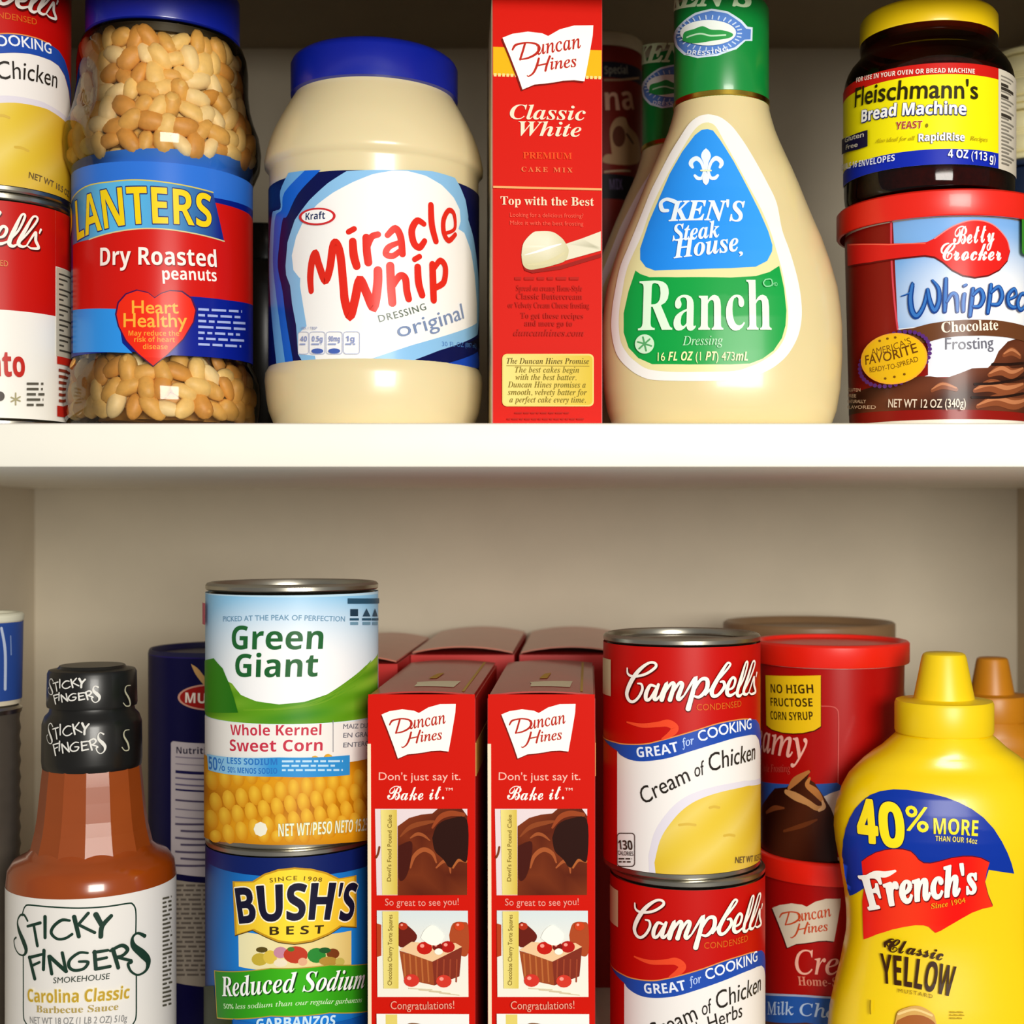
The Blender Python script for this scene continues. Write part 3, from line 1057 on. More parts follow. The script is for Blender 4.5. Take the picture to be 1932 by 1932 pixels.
    # picture 3 begins at the foot of the frame
    lab.poly(q((130, 1685), (845, 1688), (850, 2360), (140, 2360)), '#F8F6F2')
    lab.poly(q((200, 1690), (290, 1690), (295, 2360), (205, 2360)), '#E8D470')
    lab.poly(q((320, 1790), (400, 1755), (520, 1780), (640, 1850), (640, 2250), (340, 2250)), '#8A5A3A', smooth=True)
    # white edge of the side panel printed round the corner
    lab.poly([(694.5 + du, 1402), (701 + du, 1402), (703 + du, 2200), (696 + du, 2200)], '#F4DFC0')


for du, txt in ((0, 'left of the two red cake mix boxes with cake pictures at the front'),
                (226, 'right of the two red cake mix boxes with cake pictures, beside the soup cans')):
    t, sf, w, zt = carton('cake_mix_box', txt, 694 + du, 897 + du, 1308, ZL, 0.6, 0.14, group='cake mix boxes with cake pictures')
    top_print(t, w, 0.14, zt - ZL - 0.0007)
    lab = Lab(sf, ZL, cut=0.02)
    lab.s.D = 0.6
    lab.rect(695 + du, 1310, 896 + du, 2098, '#D01505')
    cake_front(lab, du)
    lab.build('printed_front', CARD, t)
    # side panel print: tan recipe block near the top
    o = link('printed_side', box_mesh(w / 2, w / 2 + 0.0003, 0.001, 0.12, (V0 - 1465) * 0.6 / F - ZL, (V0 - 1402) * 0.6 / F - ZL), mat('carton_tan', '#C9963C', 0.45), t, smooth=0)

for u0, u1, D, dep, txt in ((566, 750, 0.715, 0.15, 'bow-topped red carton at the back, mostly hidden behind the sweet corn can'),
                            (775, 970, 0.765, 0.15, 'bow-topped red carton at the back, behind the left cake mix box'),
                            (980, 1172, 0.765, 0.15, 'bow-topped red carton at the back, behind the right cake mix box')):
    carton('cake_mix_box', txt, u0, u1, 0, ZL, D, dep, ztop=-0.0690, flap_arch=0.0032, group='red cartons in the back row', topcol='#C07058')

# the upright white cake mix box on the upper shelf
t, sf, w, zt = carton('cake_mix_box', 'tall red cake mix box with yellow band standing on the upper shelf', 928, 1137, -22, ZS, 0.6, 0.085, phi=math.radians(5.5))
t.location.y += 0.004
sf.Y += 0.004
lab = Lab(sf, ZS, cut=0.03)
lab.s.D = 0.6
W2 = w / 2 - 0.0003
zz = lambda v: (V0 - v) * 0.6 / F


def band(v0, v1, col, fine=None):
    lab.az([(-W2, zz(v1)), (W2, zz(v1)), (W2, zz(v0)), (-W2, zz(v0))], col, fine)


band(-20, 801, '#D21606')
band(86, 139, '#E8B414')
for i in range(26):
    a = -W2 + (2 * W2) * (i + 0.5) / 26
    lab.az([(a - 0.0006, zz(142)), (a + 0.0006, zz(142)), (a + 0.0006, zz(136)), (a - 0.0006, zz(136))], '#F6D88A')
book_logo(lab, 948, 1119, 49, 170)
lab.text('Classic', z5b((395, 1090), (740, 1096), (1085, 1104)), 28, '#FBE2C8', 'I', -0.002)
lab.text('White', z5b((475, 1240), (760, 1246), (1045, 1254)), 28, '#FBE2C8', 'I', -0.002)
lab.text('PREMIUM', z5b((515, 1450), (960, 1456)), 12, '#F0521E', 'B')
lab.text('CAKE MIX', z5b((500, 1568), (965, 1578)), 9, '#F07A4A', 'B', sp=1.4)
band(350, 354, '#F5A86A')
lab.text('Top with the Best', z5b((310, 1870), (730, 1876), (1160, 1880)), 16, '#FFD9B8', 'B', 0.004)
lab.text('Looking for a delicious frosting?', [(962, 410), (1100, 412)], 8, '#F5604A', 'n')
lab.text('Make it with the best frosting', [(962, 425), (1100, 427)], 8, '#F5604A', 'n')
b6 = zm(880, 420, 400 / 1932)
lab.poly(b6((510, 380), (560, 435), (700, 425), (860, 395), (1225, 285), (1225, 320), (860, 430), (600, 465), (530, 440)), '#9A1810')
lab.poly(b6((900, 200), (1050, 150), (1222, 85), (1222, 260), (1080, 300), (900, 350), (880, 300)), lambda s, t: mixc('#E2DCC4', '#B8B49A', abs(s - 0.75) < 0.12))
lab.poly(b6((500, 300), (520, 190), (600, 100), (660, 85), (780, 90), (860, 140), (900, 190), (930, 260), (900, 350), (800, 390), (680, 420), (570, 432), (515, 390)), lambda s, t: mixc('#F6F2E0', '#CFC79C', 1.5 * math.hypot(s - 0.35, t - 0.3)), smooth=True, fine=True)
lab.stroke(b6((530, 300), (640, 270), (760, 230), (860, 200)), [1, 4, 5, 2], '#FFFDF2')
lab.stroke(b6((550, 390), (680, 380), (800, 340), (890, 280)), [2, 6, 7, 3], '#D8CFA4')
lab.lines(*b6((440, 500))[0], *b6((1060, 560))[0], 1, '#B41C10', seed=4)
for i, (x0, x1, tx) in enumerate(((455, 1055, 'Spread on creamy Home-Style'), (455, 1055, 'Classic Buttercream'), (380, 1120, 'or Velvety Cream Cheese frosting'), (495, 1065, 'To get these recipes'), (530, 965, 'and more go to'), (430, 1070, 'duncanhines.com'))):
    y = (625, 700, 780, 875, 945, 1035)[i]
    lab.text(tx, b6((x0, y), (x1, y + 4)), 11 if i < 5 else 13, '#B81C10', 'B' if i < 5 else 'I', 0.0)
lab.rrect(*b6((325, 1200))[0], *b6((1158, 1678))[0], 9, '#F0D278')
lab.rrect(*b6((338, 1214))[0], *b6((1146, 1664))[0], 8, lambda s, t: mixc('#EFDC84', '#D9BC3E', s))
for i, (x0, x1, tx) in enumerate(((365, 1115, 'The Duncan Hines Promise'), (440, 1025, 'The best cakes begin'), (445, 1000, 'with the best batter.'), (375, 1085, 'Duncan Hines promises a'), (375, 1095, 'smooth, velvety batter for'), (390, 1085, 'a perfect cake every time.'))):
    lab.text(tx, b6((x0, 1290 + i * 68 + (12 if i else 0)), (x1, 1292 + i * 68 + (12 if i else 0))), 11.5, '#7A6A1A' if i else '#5A4A10', 'I', 0.0)
lab.stroke(b6((365, 1308), (1115, 1312)), 1.2, '#8A7420', smooth=False)
lab.lines(*b6((440, 1730))[0], *b6((1060, 1760))[0], 1, '#B01C10', seed=6)
lab.lines(*b6((370, 1785))[0], *b6((1130, 1815))[0], 1, '#B01C10', seed=7)
lab.build('printed_front', CARD, t)
link('printed_side', box_mesh(-w / 2 - 0.0003, -w / 2, 0.0008, 0.084, 0.001, zt - ZS - 0.004), mat('carton_side_tan', '#D9C49A', 0.45), t, smooth=0)

# ------------------------------------------------------------------ jar of peanuts
jP = Cyl(117, 493, 0.6)
k = jP.k
jp = [(798, 168), (792, 176), (780, 183), (745, 187), (715, 186), (690, 180), (676, 172), (664, 170), (500, 170), (335, 170), (322, 175), (300, 185), (270, 188), (240, 184), (215, 174), (190, 167), (160, 163), (120, 163), (95, 160), (76, 153), (66, 142), (40, 138), (10, 138)]
jprof = [(h * k, jP.zs(v)) for v, h in jp]
z0 = jprof[0][1]
jprof = [(r, ZS + 0.0004 + (z - z0)) for r, z in jprof]
t = thing('peanut_jar', 'clear plastic jar of dry roasted peanuts with blue lid and red label', 'jar', (jP.X, jP.Y, ZS), 0)
pj = t
clear = clear_mat('clear_plastic', '#F6F4EE', 0.06)
link('jar', lathe([(0, ZS + 0.001), (jprof[0][0] - 0.004, ZS + 0.0004)] + jprof, zb=ZS), clear, t, smooth=60)
blue_lid = mat('blue_lid', '#0A1F9A', 0.3, coat=0.3, vary=0.03)
RL = 146 * k
zl = 0.2213
link('lid', lathe([(RL - 0.0015, zl), (RL, zl + 0.0006)] + [(RL + 0.0001, zl + 0.001)] + [(RL, zl + 0.020), (RL - 0.002, zl + 0.0225), (RL - 0.004, zl + 0.0232), (0, zl + 0.0232)], zb=ZS), blue_lid, t)
link('lid_ring', lathe([(RL - 0.003, zl - 0.0052), (RL - 0.0012, zl - 0.005), (RL - 0.0012, zl - 0.0012), (RL - 0.003, zl - 0.001)], zb=ZS), mat('dark_seal', '#3A3424', 0.35), t)
sP = sub(jP, 170.6 * k)
lab = Lab(sP, ZS)
p1 = zm(0, 0, 520 / 1932)
p2 = zm(0, 400, 520 / 1932)
zt_, zb_ = sP.zf(319), sP.zf(664)
wrap_base(lab, zb_, zt_, '#0A1F86', -2.6, 2.6)
lab.rect(134, 320, 478, 400, '#2F74DC')
# red field
lab.poly(p1((515, 1560), (640, 1560), (1200, 1500), (1500, 1420), (1740, 1500), (1800, 1560)) + p2((1790, 660), (1600, 620), (1330, 592), (1000, 620), (820, 690), (700, 690), (515, 690)), '#D2160E')
lab.poly(p2((515, 690), (820, 680), (860, 920), (930, 990), (515, 990)), '#2F94EE')
lab.poly(p2((1330, 592), (1600, 620), (1790, 660), (1790, 1075), (1200, 1005), (1075, 1050)), '#0B1E90')
ban = p1((480, 1440), (600, 1312), (780, 1275), (960, 1262), (1220, 1288), (1490, 1350), (1568, 1692), (1330, 1632), (1110, 1604), (900, 1612), (630, 1680), (515, 1720))
lab.poly(ban, lambda s, t: mixc(mixc('#2A2368', '#5AB8EC', s * 2.6), '#1A2A86', (s - 0.55) * 2.4) if t < 2 else '#000000')
lab.stroke(p1((480, 1440), (600, 1312), (780, 1275), (960, 1262), (1220, 1288), (1490, 1350)), 2.4, '#D8C85A')
lab.stroke(p1((1568, 1692), (1330, 1632), (1110, 1604), (900, 1612), (630, 1680)), 2.4, '#D8D09A')
lab.text('LANTERS', p1((548, 1690), (640, 1640), (800, 1592), (1000, 1570), (1240, 1572), (1480, 1598)), 80, '#F6D412', 's', 0.0, h2=64, out=(0.022, '#1A2470'))
b = sP.px(*p1((545, 1690))[0])
lab.text('P', [(b[0] - 0.017, b[1] - 0.004), (b[0] - 0.004, b[1] - 0.001)], 0.02, '#F6D412', 's', 0.0, az=True)
lab.text('Dry Roasted', p2((708, 378), (1100, 372), (1515, 388)), 36, '#FFF2EA', 's', 0.0, h2=34, sh=(1.2, 1.8, '#8A0A06'))
lab.text('peanuts', p2((1140, 476), (1330, 478), (1515, 488)), 21, '#FFF2EA', 's', 0.0)
heart = [(1085, 606), (1040, 570), (965, 553), (890, 580), (838, 640), (822, 720), (840, 800), (890, 900), (970, 990), (1075, 1078), (1170, 1000), (1280, 890), (1350, 770), (1365, 690), (1335, 610), (1270, 562), (1190, 556), (1130, 575)]
lab.poly(p2(*[(1090 + (x - 1090) * 1.04, 800 + (y - 800) * 1.035) for x, y in heart]), '#4A0E4A')
lab.poly(p2(*heart), '#EE2A12')
lab.text('Heart', p2((930, 712), (1090, 712), (1250, 712)), 24, '#F8B23A', 'n', 0.01)
lab.text('Healthy', p2((872, 808), (1090, 808), (1310, 808)), 26, '#F8B23A', 'n', 0.01)
lab.text('May reduce the', p2((905, 868), (1080, 868), (1255, 870)), 10, '#F59A30', 's')
lab.text('risk of heart', p2((945, 912), (1085, 912), (1225, 914)), 10, '#F59A30', 's')
lab.text('disease', p2((1005, 962), (1085, 962), (1175, 964)), 10, '#F59A30', 's')
lab.lines(*p2((1385, 675))[0], *p2((1725, 960))[0], 7, '#AAB8EC', seed=11, slope=0.05, fill=0.4)
lab.build('label', GLOSS, t)
# the nuts against the jar wall
nutm = [mat('roasted_nut_pale', '#F2CE82', 0.5, vary=0.12, scale=160, bump=0.25), mat('roasted_nut_gold', '#E2B05C', 0.5, vary=0.16, scale=160, bump=0.25), mat('roasted_nut_amber', '#D69A48', 0.5, vary=0.16, scale=160, bump=0.25), mat('roasted_nut_cream', '#F6DDA6', 0.5, vary=0.1, scale=160, bump=0.25)]


def nut_mesh(kind):
    R = random.Random(kind)
    vs, fs = [], []
    L, Wd, T = R.uniform(0.0056, 0.0068), R.uniform(0.0042, 0.0049), R.uniform(0.0036, 0.0044)
    n, m_ = 12, 8
    half = kind % 2 == 0
    for i in range(m_ + 1):
        f = math.pi * i / m_
        for j in range(n):
            a = 2 * math.pi * j / n
            x = -L * math.cos(f)
            wide = math.sin(f) ** 0.8 * (1 + 0.16 * math.cos(f + 0.7))
            y = Wd * wide * math.cos(a)
            z = T * wide * math.sin(a)
            if half and z < 0:
                z *= 0.25
            if not half:
                y *= 1 - 0.07 * math.exp(-(z / 0.0016) ** 2)
            vs.append((x * (1 + 0.05 * math.sin(3 * a)), y, z))
    for i in range(m_):
        for j in range(n):
            fs.append((i * n + j, i * n + (j + 1) % n, (i + 1) * n + (j + 1) % n, (i + 1) * n + j))
    return mesh(vs, fs)


nuts = []
for i in range(12):
    me = nut_mesh(i)
    me.shade_smooth()
    me.materials.append(nutm[i % 4])
    nuts.append(me)
RN = random.Random(21)
tabP = sorted((z, r) for r, z in jprof)
count = 0
for v0, v1, grp, txt in ((70, 336, 'peanuts above the jar label', 'golden roasted peanut against the clear jar wall above the label'),
                         (668, 796, 'peanuts below the jar label', 'golden roasted peanut against the clear jar wall below the label')):
    za, zb2 = ZS + (jP.zs(v1) - z0), ZS + (jP.zs(v0) - z0)
    if za < ZS + 0.006:
        za = ZS + 0.0065
    rows = max(3, round((zb2 - za) / 0.0080))
    for layer, inset in ((0, 0.0046), (1, 0.0098)):
        for r in range(rows):
            z = za + 0.001 + (zb2 - za - 0.002) * (r + (0.5 if layer else 0.2)) / rows
            step = (11.0 if layer == 0 else 17.0)
            aa = -100 + RN.uniform(0, step) + (step / 2 if r % 2 else 0)
            while aa < 100:
                rad = interp(tabP, z) - inset - RN.uniform(0, 0.0012)
                th = math.radians(aa + RN.uniform(-1.5, 1.5))
                o = bpy.data.objects.new('peanut', RN.choice(nuts))
                COL.objects.link(o)
                zz_ = z + RN.uniform(-0.0014, 0.0014)
                o.location = (jP.X + rad * math.sin(th), jP.Y - rad * math.cos(th), max(zz_, ZS + 0.0058))
                # long axis along the wall, broad face outward
                nrm = Vector((math.sin(th), -math.cos(th), RN.uniform(-0.35, 0.35))).normalized()
                q = nrm.to_track_quat('Z', 'Y')
                e = q.to_matrix().to_4x4()
                from mathutils import Matrix
                e = e @ Matrix.Rotation(RN.uniform(0, 6.28), 4, 'Z') @ Matrix.Rotation(RN.uniform(-0.5, 0.5), 4, 'X')
                o.rotation_euler = e.to_euler()
                o.scale = [RN.uniform(0.88, 1.12)] * 3
                o['label'], o['category'], o['group'] = txt, 'peanut', grp
                count += 1
                aa += step * RN.uniform(0.9, 1.12)
print('PEANUTS', count)
# the heap behind them
pr = [(max(0.004, interp(tabP, ZS + 0.004 + i * 0.0048) - 0.0155), ZS + 0.004 + i * 0.0048) for i in range(36)]
me = lathe([(0, ZS + 0.004)] + pr + [(0, pr[-1][1])], seg=72)
for v in me.vertices:
    h = 0.0022 * (math.sin(v.co.x * 900) * math.sin(v.co.z * 800) + math.sin(v.co.y * 1000 + v.co.z * 500))
    d = Vector((v.co.x, v.co.y, 0))
    if d.length > 0.01:
        v.co += d.normalized() * h
o = link('peanut_heap', me, nutm[2], None, smooth=60)
o.location = (jP.X, jP.Y, 0)
o['label'], o['category'], o['kind'] = 'mass of roasted peanuts filling the middle of the peanut jar', 'peanuts', 'stuff'

# ------------------------------------------------------------------ jar of dressing
jM = Cyl(499, 911, 0.6)
k = jM.k
jp = [(797, 178), (794, 184), (785, 190), (765, 199), (745, 203), (715, 206), (703, 205), (694, 199), (690, 197.5), (500, 197.5), (340, 197.5), (334, 200), (328, 206), (318, 206.5), (300, 203), (283, 198), (262, 190), (240, 179), (220, 168), (200, 156), (190, 150), (175, 146), (150, 146)]
pr = [(h * k, jM.zs(v)) for v, h in jp]
dz = ZS - pr[0][1]
pr = [(r, z + dz * max(0, 1 - i / 9)) for i, (r, z) in enumerate(pr)]
t = thing('dressing_jar', 'big jar of creamy white dressing with blue lid and red lettering', 'jar', (jM.X, jM.Y, ZS), 0)
cream = mat('creamy_dressing', '#E6D6AA', 0.28, coat=0.25, vary=0.015, scale=20, sss=0.15)
link('jar', lathe([(0, ZS + 0.0005), (pr[0][0] - 0.003, ZS)] + pr + [(0, pr[-1][1])], zb=ZS), cream, t, smooth=60)
RL = 158 * k
zl = jM.zs(192)
link('lid', lathe([(RL - 0.002, zl), (RL, zl + 0.0006), (RL, zl + 0.0145), (RL - 0.001, zl + 0.0165), (RL - 0.003, zl + 0.018), (RL * 0.9, zl + 0.0185), (0, zl + 0.0185)], zb=ZS), blue_lid, t)
sM = sub(jM, 198.3 * k)
lab = Lab(sM, ZS)
m3 = zm(480, 60, 480 / 1932)
m4 = zm(480, 400, 480 / 1932)
wrap_base(lab, sM.zf(690), sM.zf(321), '#07104E', -2.6, 2.6)
BO = spline(m3((385, 1055), (232, 1220), (212, 1350)) + m4((165, 30), (150, 200), (145, 400), (165, 600), (190, 800), (240, 1165)), 4)
BI = spline(m3((505, 1050), (335, 1230), (252, 1400)) + m4((218, 60), (192, 250), (182, 420), (217, 600), (242, 800), (302, 1165)), 4)
LO = spline(m3((262, 1072), (200, 1210), (203, 1335), (162, 1360)) + m4((138, 20), (120, 250), (117, 500), (135, 800), (172, 1165)), 4)
lab.poly(LO + BO[::-1], '#6EB4F2')
lab.poly(BO + BI[::-1], '#1466DC')
LB = m3((1050, 1050), (880, 1050), (700, 1060), (560, 1150), (420, 1280), (310, 1430), (255, 1600), (240, 1780)) + m4((245, 480), (275, 560), (290, 700), (320, 860), (335, 1080), (385, 1165))
LB += m4((1110, 1163), (1400, 1052), (1690, 930)) + m4((1705, 700), (1690, 420), (1660, 200), (1620, 60)) + m3((1620, 1400), (1600, 1280), (1560, 1180), (1520, 1110), (1350, 1060))
lab.poly(LB, '#8EC4F0')
WH = m3((1050, 1055), (900, 1082), (750, 1142), (600, 1222), (480, 1312), (385, 1420), (320, 1560), (288, 1700), (300, 1810), (345, 1868)) + m4((352, 500), (350, 560), (375, 720), (400, 868), (338, 925), (335, 1080), (462, 1092), (478, 1165), (770, 1165), (860, 1125), (1200, 1010), (1685, 842), (1685, 700), (1668, 480), (1640, 300), (1590, 160), (1545, 130)) + m3((1562, 1440), (1555, 1350), (1510, 1260), (1420, 1165), (1300, 1095), (1160, 1058))
lab.poly(WH, '#FBFAF8')
lab.poly(m4((1400, 1165), (1460, 1150), (1690, 1060), (1720, 1165), (1690, 1185), (1400, 1180)), '#1448C0')
lab.poly(m4((1590, 1000), (1700, 945), (1715, 1040), (1650, 1020)), '#0A0A2A')
lab.text('30 FL OZ (887 mL)', m4((1420, 1020), (1680, 1035)), 9, '#4A7AC0', 'n')
red = '#E22A1C'
H = (0, 0)
for P, W in ((((435, 600), (428, 500), (440, 380), (466, 318), (492, 400), (540, 520), (575, 430), (598, 270), (622, 240), (655, 330), (678, 560), (690, 680), (728, 788), (762, 680), (800, 520), (850, 610), (905, 722), (935, 560), (938, 445)), [50, 60, 62, 62, 60, 60, 62, 64, 66, 64, 64, 66, 68, 66, 66, 66, 68, 68, 66]),
            ([(748, 225), (756, 330), (778, 412)], [58, 64, 60]), ([(718, 152), (758, 130)], [44, 44]),
            ([(850, 195), (855, 300), (866, 385)], [58, 60, 60]), ([(862, 265), (890, 192), (938, 172)], [40, 50, 48]),
            ([(1010, 178), (1068, 128), (1108, 190), (1122, 320)], [44, 54, 54, 52]), ([(1100, 232), (1020, 268), (998, 320), (1050, 335), (1112, 290)], [36, 46, 48, 46, 40]),
            ([(1282, 92), (1232, 68), (1192, 140), (1208, 238), (1250, 270), (1288, 222)], [44, 50, 54, 54, 52, 44]),
            ([(1335, -50), (1342, 100), (1372, 222)], [50, 56, 52]),
            ([(1440, 165), (1512, 128), (1508, 20), (1468, -10), (1430, 60), (1432, 160), (1468, 218), (1518, 172)], [28, 30, 40, 42, 44, 46, 44, 36]),
            ([(1030, 410), (1036, 560), (1046, 692)], [62, 62, 60]), ([(1052, 560), (1100, 488), (1142, 505), (1154, 600), (1168, 662)], [44, 52, 54, 54, 52]),
            ([(1235, 420), (1242, 540), (1268, 632)], [54, 58, 54]), ([(1212, 362), (1248, 340)], [42, 42]),
            ([(1345, 402), (1350, 560), (1354, 670)], [58, 60, 56]), ([(1356, 430), (1402, 372), (1440, 420), (1430, 530), (1372, 575)], [40, 48, 52, 52, 46])):
    lab.stroke(m4(*P), [x * 0.2484 for x in W], red)
lab.text('DRESSING', m4((950, 838), (1130, 795), (1300, 742)), 13, '#5E6E62', 'n', -0.004, sp=1.15)
lab.text('original', m4((1092, 955), (1330, 895), (1580, 808)), 28, '#7C90B8', 'n', -0.016, h2=30)
lab.ell(*m3((487, 1406))[0], 34, 16.5, '#D22A2E', rot=-0.04)
lab.ell(*m3((487, 1406))[0], 29, 13, '#FFFFFF', rot=-0.04)
lab.text('Kraft', m3((400, 1434), (545, 1424)), 14.5, '#1A2A5A', 's', 0.0)
for i in range(4):
    x = (345, 432, 557, 685)[i]
    lab.stroke(rr(*m4((x, 912))[0], *m4((x + (80, 115, 118, 118)[i], 1080))[0], 5), 1.0, '#B4BEE0', smooth=False, closed=True)
    lab.text(('40', '0.5g', '90mg', '1g')[i], m4((x + 16, 985), (x + (66, 96, 100, 80)[i], 985)), 10, '#8A98CC', 's')
    lab.lines(*m4((x + 14, 1000))[0], *m4((x + 90 if i else x + 66, 1025))[0], 1, '#9AA8D4', seed=i)
    if 0 < i < 3:
        lab.ell(*m4((x + 58, 1058))[0], 11, 5, '#4A66B8', n=16)
lab.text('PER 1 TBSP', m4((375, 895), (490, 895)), 5, '#98A4CC', 'n')
lab.build('label', GLOSS, t)
# ------------------------------------------------------------------ ranch bottles
YR = 0.633
XRn = (1361 - U0) * YR / F
rh = [(800, 192, .62), (795, 199, .64), (785, 207, .65), (762, 215, .66), (720, 222, .66), (660, 225.5, .66), (600, 225.5, .66), (560, 222, .66), (525, 217, .66), (475, 203, .67), (430, 187, .68), (396, 172, .69), (360, 157, .71), (330, 145, .74), (300, 132, .78), (278, 123, .81), (250, 110, .87), (228, 101, .93), (205, 94, .98), (190, 90, 1.0), (172, 88, 1.0), (150, 86, 1.0)]
kz = (990 - 0) and (0.0425 * F / YR)
bot = []
for v, h, q in rh:
    z = (V0 - v) * (YR - h * q * YR / F * 0.55) / F
    bot.append((h * YR / F, h * q * YR / F, z))
zs0 = bot[0][2]
bot = [(rx, ry, ZS + (z - zs0) * (1 if True else 0)) for rx, ry, z in bot]
t = thing('dressing_bottle', 'creamy ranch bottle with blue and green label at the front of the upper shelf', 'bottle', (XRn, YR, ZS), 0, 'ranch bottles')
ranch_body = mat('ranch_dressing', '#E2D09C', 0.3, coat=0.3, vary=0.02, scale=25, sss=0.12)
link('bottle', lathe([(0, 0, ZS + 0.003), (bot[0][0] * 0.8, bot[0][1] * 0.8, ZS + 0.0008), (bot[0][0] * 0.96, bot[0][1] * 0.96, ZS)] + [(rx, ry, z, 2.25 if rx > 0.03 else 2.0) for rx, ry, z in bot] + [(0, 0, bot[-1][2])], zb=ZS, seg=120), ranch_body, t, smooth=60)
green = mat('green_cap', '#0B8A3A', 0.3, coat=0.3, vary=0.02)
rc = 88.5 * YR / F
zc0 = bot[-3][2] - 0.0008
link('cap', lathe([(rc - 0.002, zc0), (rc, zc0 + 0.0004), (rc + 0.0002, zc0 + 0.001), (rc + 0.0002, zc0 + 0.046), (rc - 0.0008, zc0 + 0.048), (rc - 0.003, zc0 + 0.049), (0, zc0 + 0.049)], zb=ZS), green, t)
link('gold_ring', lathe([(rc, zc0 + 0.0022), (rc + 0.0006, zc0 + 0.0027), (rc + 0.0006, zc0 + 0.0046), (rc, zc0 + 0.005)], zb=ZS), mat('gold_foil', '#D9B84A', 0.22, metal=1.0, vary=0.03), t)
cR = Cyl(1266, 1450, 0.6)
cR.X, cR.Y, cR.R, cR.D = XRn, YR, rc + 0.0002, YR - rc
r5 = zm(1120, 0, 500 / 1932)
r6 = zm(1120, 400, 500 / 1932)
lab = Lab(cR, ZS, off=1e-4)
lab.text("KEN'S", r5((585, 85), (840, 40), (1160, 55)), 40, '#D8F4C8', 'I', 0.03)
OV = r5((585, 270), (640, 170), (740, 95), (860, 65), (980, 85), (1080, 150), (1120, 195), (1158, 200), (1155, 300), (1105, 300), (1040, 360), (900, 410), (760, 425), (660, 400), (600, 340))
lab.poly(OV, '#D8E8FA')
lab.poly(r5((600, 270), (650, 180), (745, 110), (860, 80), (975, 100), (1070, 165), (1110, 210), (1145, 215), (1142, 288), (1098, 290), (1030, 345), (895, 395), (765, 410), (670, 385), (615, 330)), '#5A86D2')
for i in range(30):
    a = 2 * math.pi * i / 30
    lab.stroke(r5((845 + 205 * math.cos(a), 245 + 105 * math.sin(a)), (845 + 232 * math.cos(a), 245 + 128 * math.sin(a))), 2.6, '#C6DAF6', smooth=False)
lab.ell(*r5((838, 243))[0], 51, 24, '#EEF6F0')
lab.poly(r5((660, 300), (670, 240), (740, 215), (800, 195), (860, 220), (940, 225), (1010, 250), (990, 280), (880, 300), (740, 320)), '#2E9A4A', smooth=True)
lab.stroke(r5((690, 275), (780, 250), (860, 265), (960, 260)), 3, '#BFE8C4')
lab.text('DRESSING', r5((690, 398), (830, 405), (980, 375)), 8, '#E6F0FF', 's')
lab.build('cap_print', GLOSS, t)
oR = Oval(XRn, YR, [(z, rx, ry) for rx, ry, z in bot], 2.25)
lab = Lab(oR, ZS, cut=0.0015, zcut=0.0015, off=4e-4, lay=4.5e-5)
outer = r5((838, 835), (770, 850), (700, 905), (630, 1010), (560, 1125), (490, 1260), (420, 1400), (360, 1550), (300, 1700), (255, 1810)) + r6((200, 400), (165, 560), (140, 720), (135, 860), (160, 1000), (200, 1080), (270, 1150), (340, 1195), (420, 1222), (560, 1230), (800, 1232), (1040, 1226), (1150, 1205), (1260, 1160), (1340, 1110), (1420, 1030), (1485, 910), (1512, 780), (1510, 650), (1490, 520), (1460, 400), (1420, 270), (1370, 130)) + r5((1330, 1480), (1260, 1330), (1190, 1200), (1120, 1080), (1060, 990), (1000, 915), (920, 855))
lab.poly(outer, '#F6F4F0', smooth=True)
inner = r5((838, 895), (790, 905), (730, 960), (640, 1105), (560, 1245), (480, 1400), (410, 1560), (350, 1730)) + r6((255, 400), (215, 580), (190, 760), (200, 930), (250, 1030), (310, 1090), (400, 1145), (560, 1165), (800, 1165), (1020, 1160), (1130, 1130), (1230, 1085), (1330, 1010), (1395, 900), (1415, 760), (1400, 600), (1375, 450), (1340, 320)) + r5((1290, 1700), (1220, 1530), (1130, 1360), (1050, 1210), (960, 1050), (890, 925))
lab.poly(inner, '#E9E2A8', smooth=True)
lab.poly(r6((310, 430), (345, 455), (410, 478), (600, 478), (1000, 480), (1180, 470), (1280, 440), (1350, 395), (1385, 560), (1402, 720), (1395, 830), (1370, 920), (1310, 1010), (1230, 1070), (1140, 1105), (1000, 1112), (700, 1112), (430, 1110), (330, 1065), (260, 990), (225, 880), (225, 740), (260, 580)), '#10A044')
lab.poly(r5((832, 945), (870, 955), (920, 1020), (1020, 1180), (1120, 1370), (1200, 1530), (1270, 1690), (1300, 1790)) + r6((1298, 290), (1262, 360), (1180, 402), (1000, 412), (700, 422), (450, 430), (385, 405), (345, 350), (345, 270)) + r5((360, 1770), (410, 1620), (470, 1480), (560, 1270), (650, 1110), (740, 990), (790, 950)), lambda s, t: mixc('#1B86EE', '#3AA2FA', s))
cw = '#EAF6FF'
# fleur-de-lis
lab.poly(r5((820, 1085), (845, 1110), (855, 1145), (838, 1190), (834, 1235), (810, 1235), (802, 1190), (785, 1145), (795, 1110)), cw, smooth=True)
for sg in (-1, 1):
    f = lambda *P: r5(*[(822 + sg * x, y) for x, y in P])
    lab.stroke(f((16, 1250), (35, 1190), (68, 1160), (100, 1175), (110, 1200), (98, 1225)), [5, 6, 9, 9, 8, 5], cw)
    lab.stroke(f((14, 1255), (30, 1300), (60, 1305), (82, 1285)), [5, 6, 7, 5], cw)
lab.poly(r5((820, 1255), (842, 1300), (838, 1335), (820, 1355), (800, 1335), (796, 1300)), cw, smooth=True)
lab.stroke(r5((785, 1250), (855, 1250)), 3.5, '#F0F0C0', smooth=False)
lab.text("KEN'S", r5((555, 1620), (800, 1612), (1095, 1622)), 42, cw, 'I', 0.012)
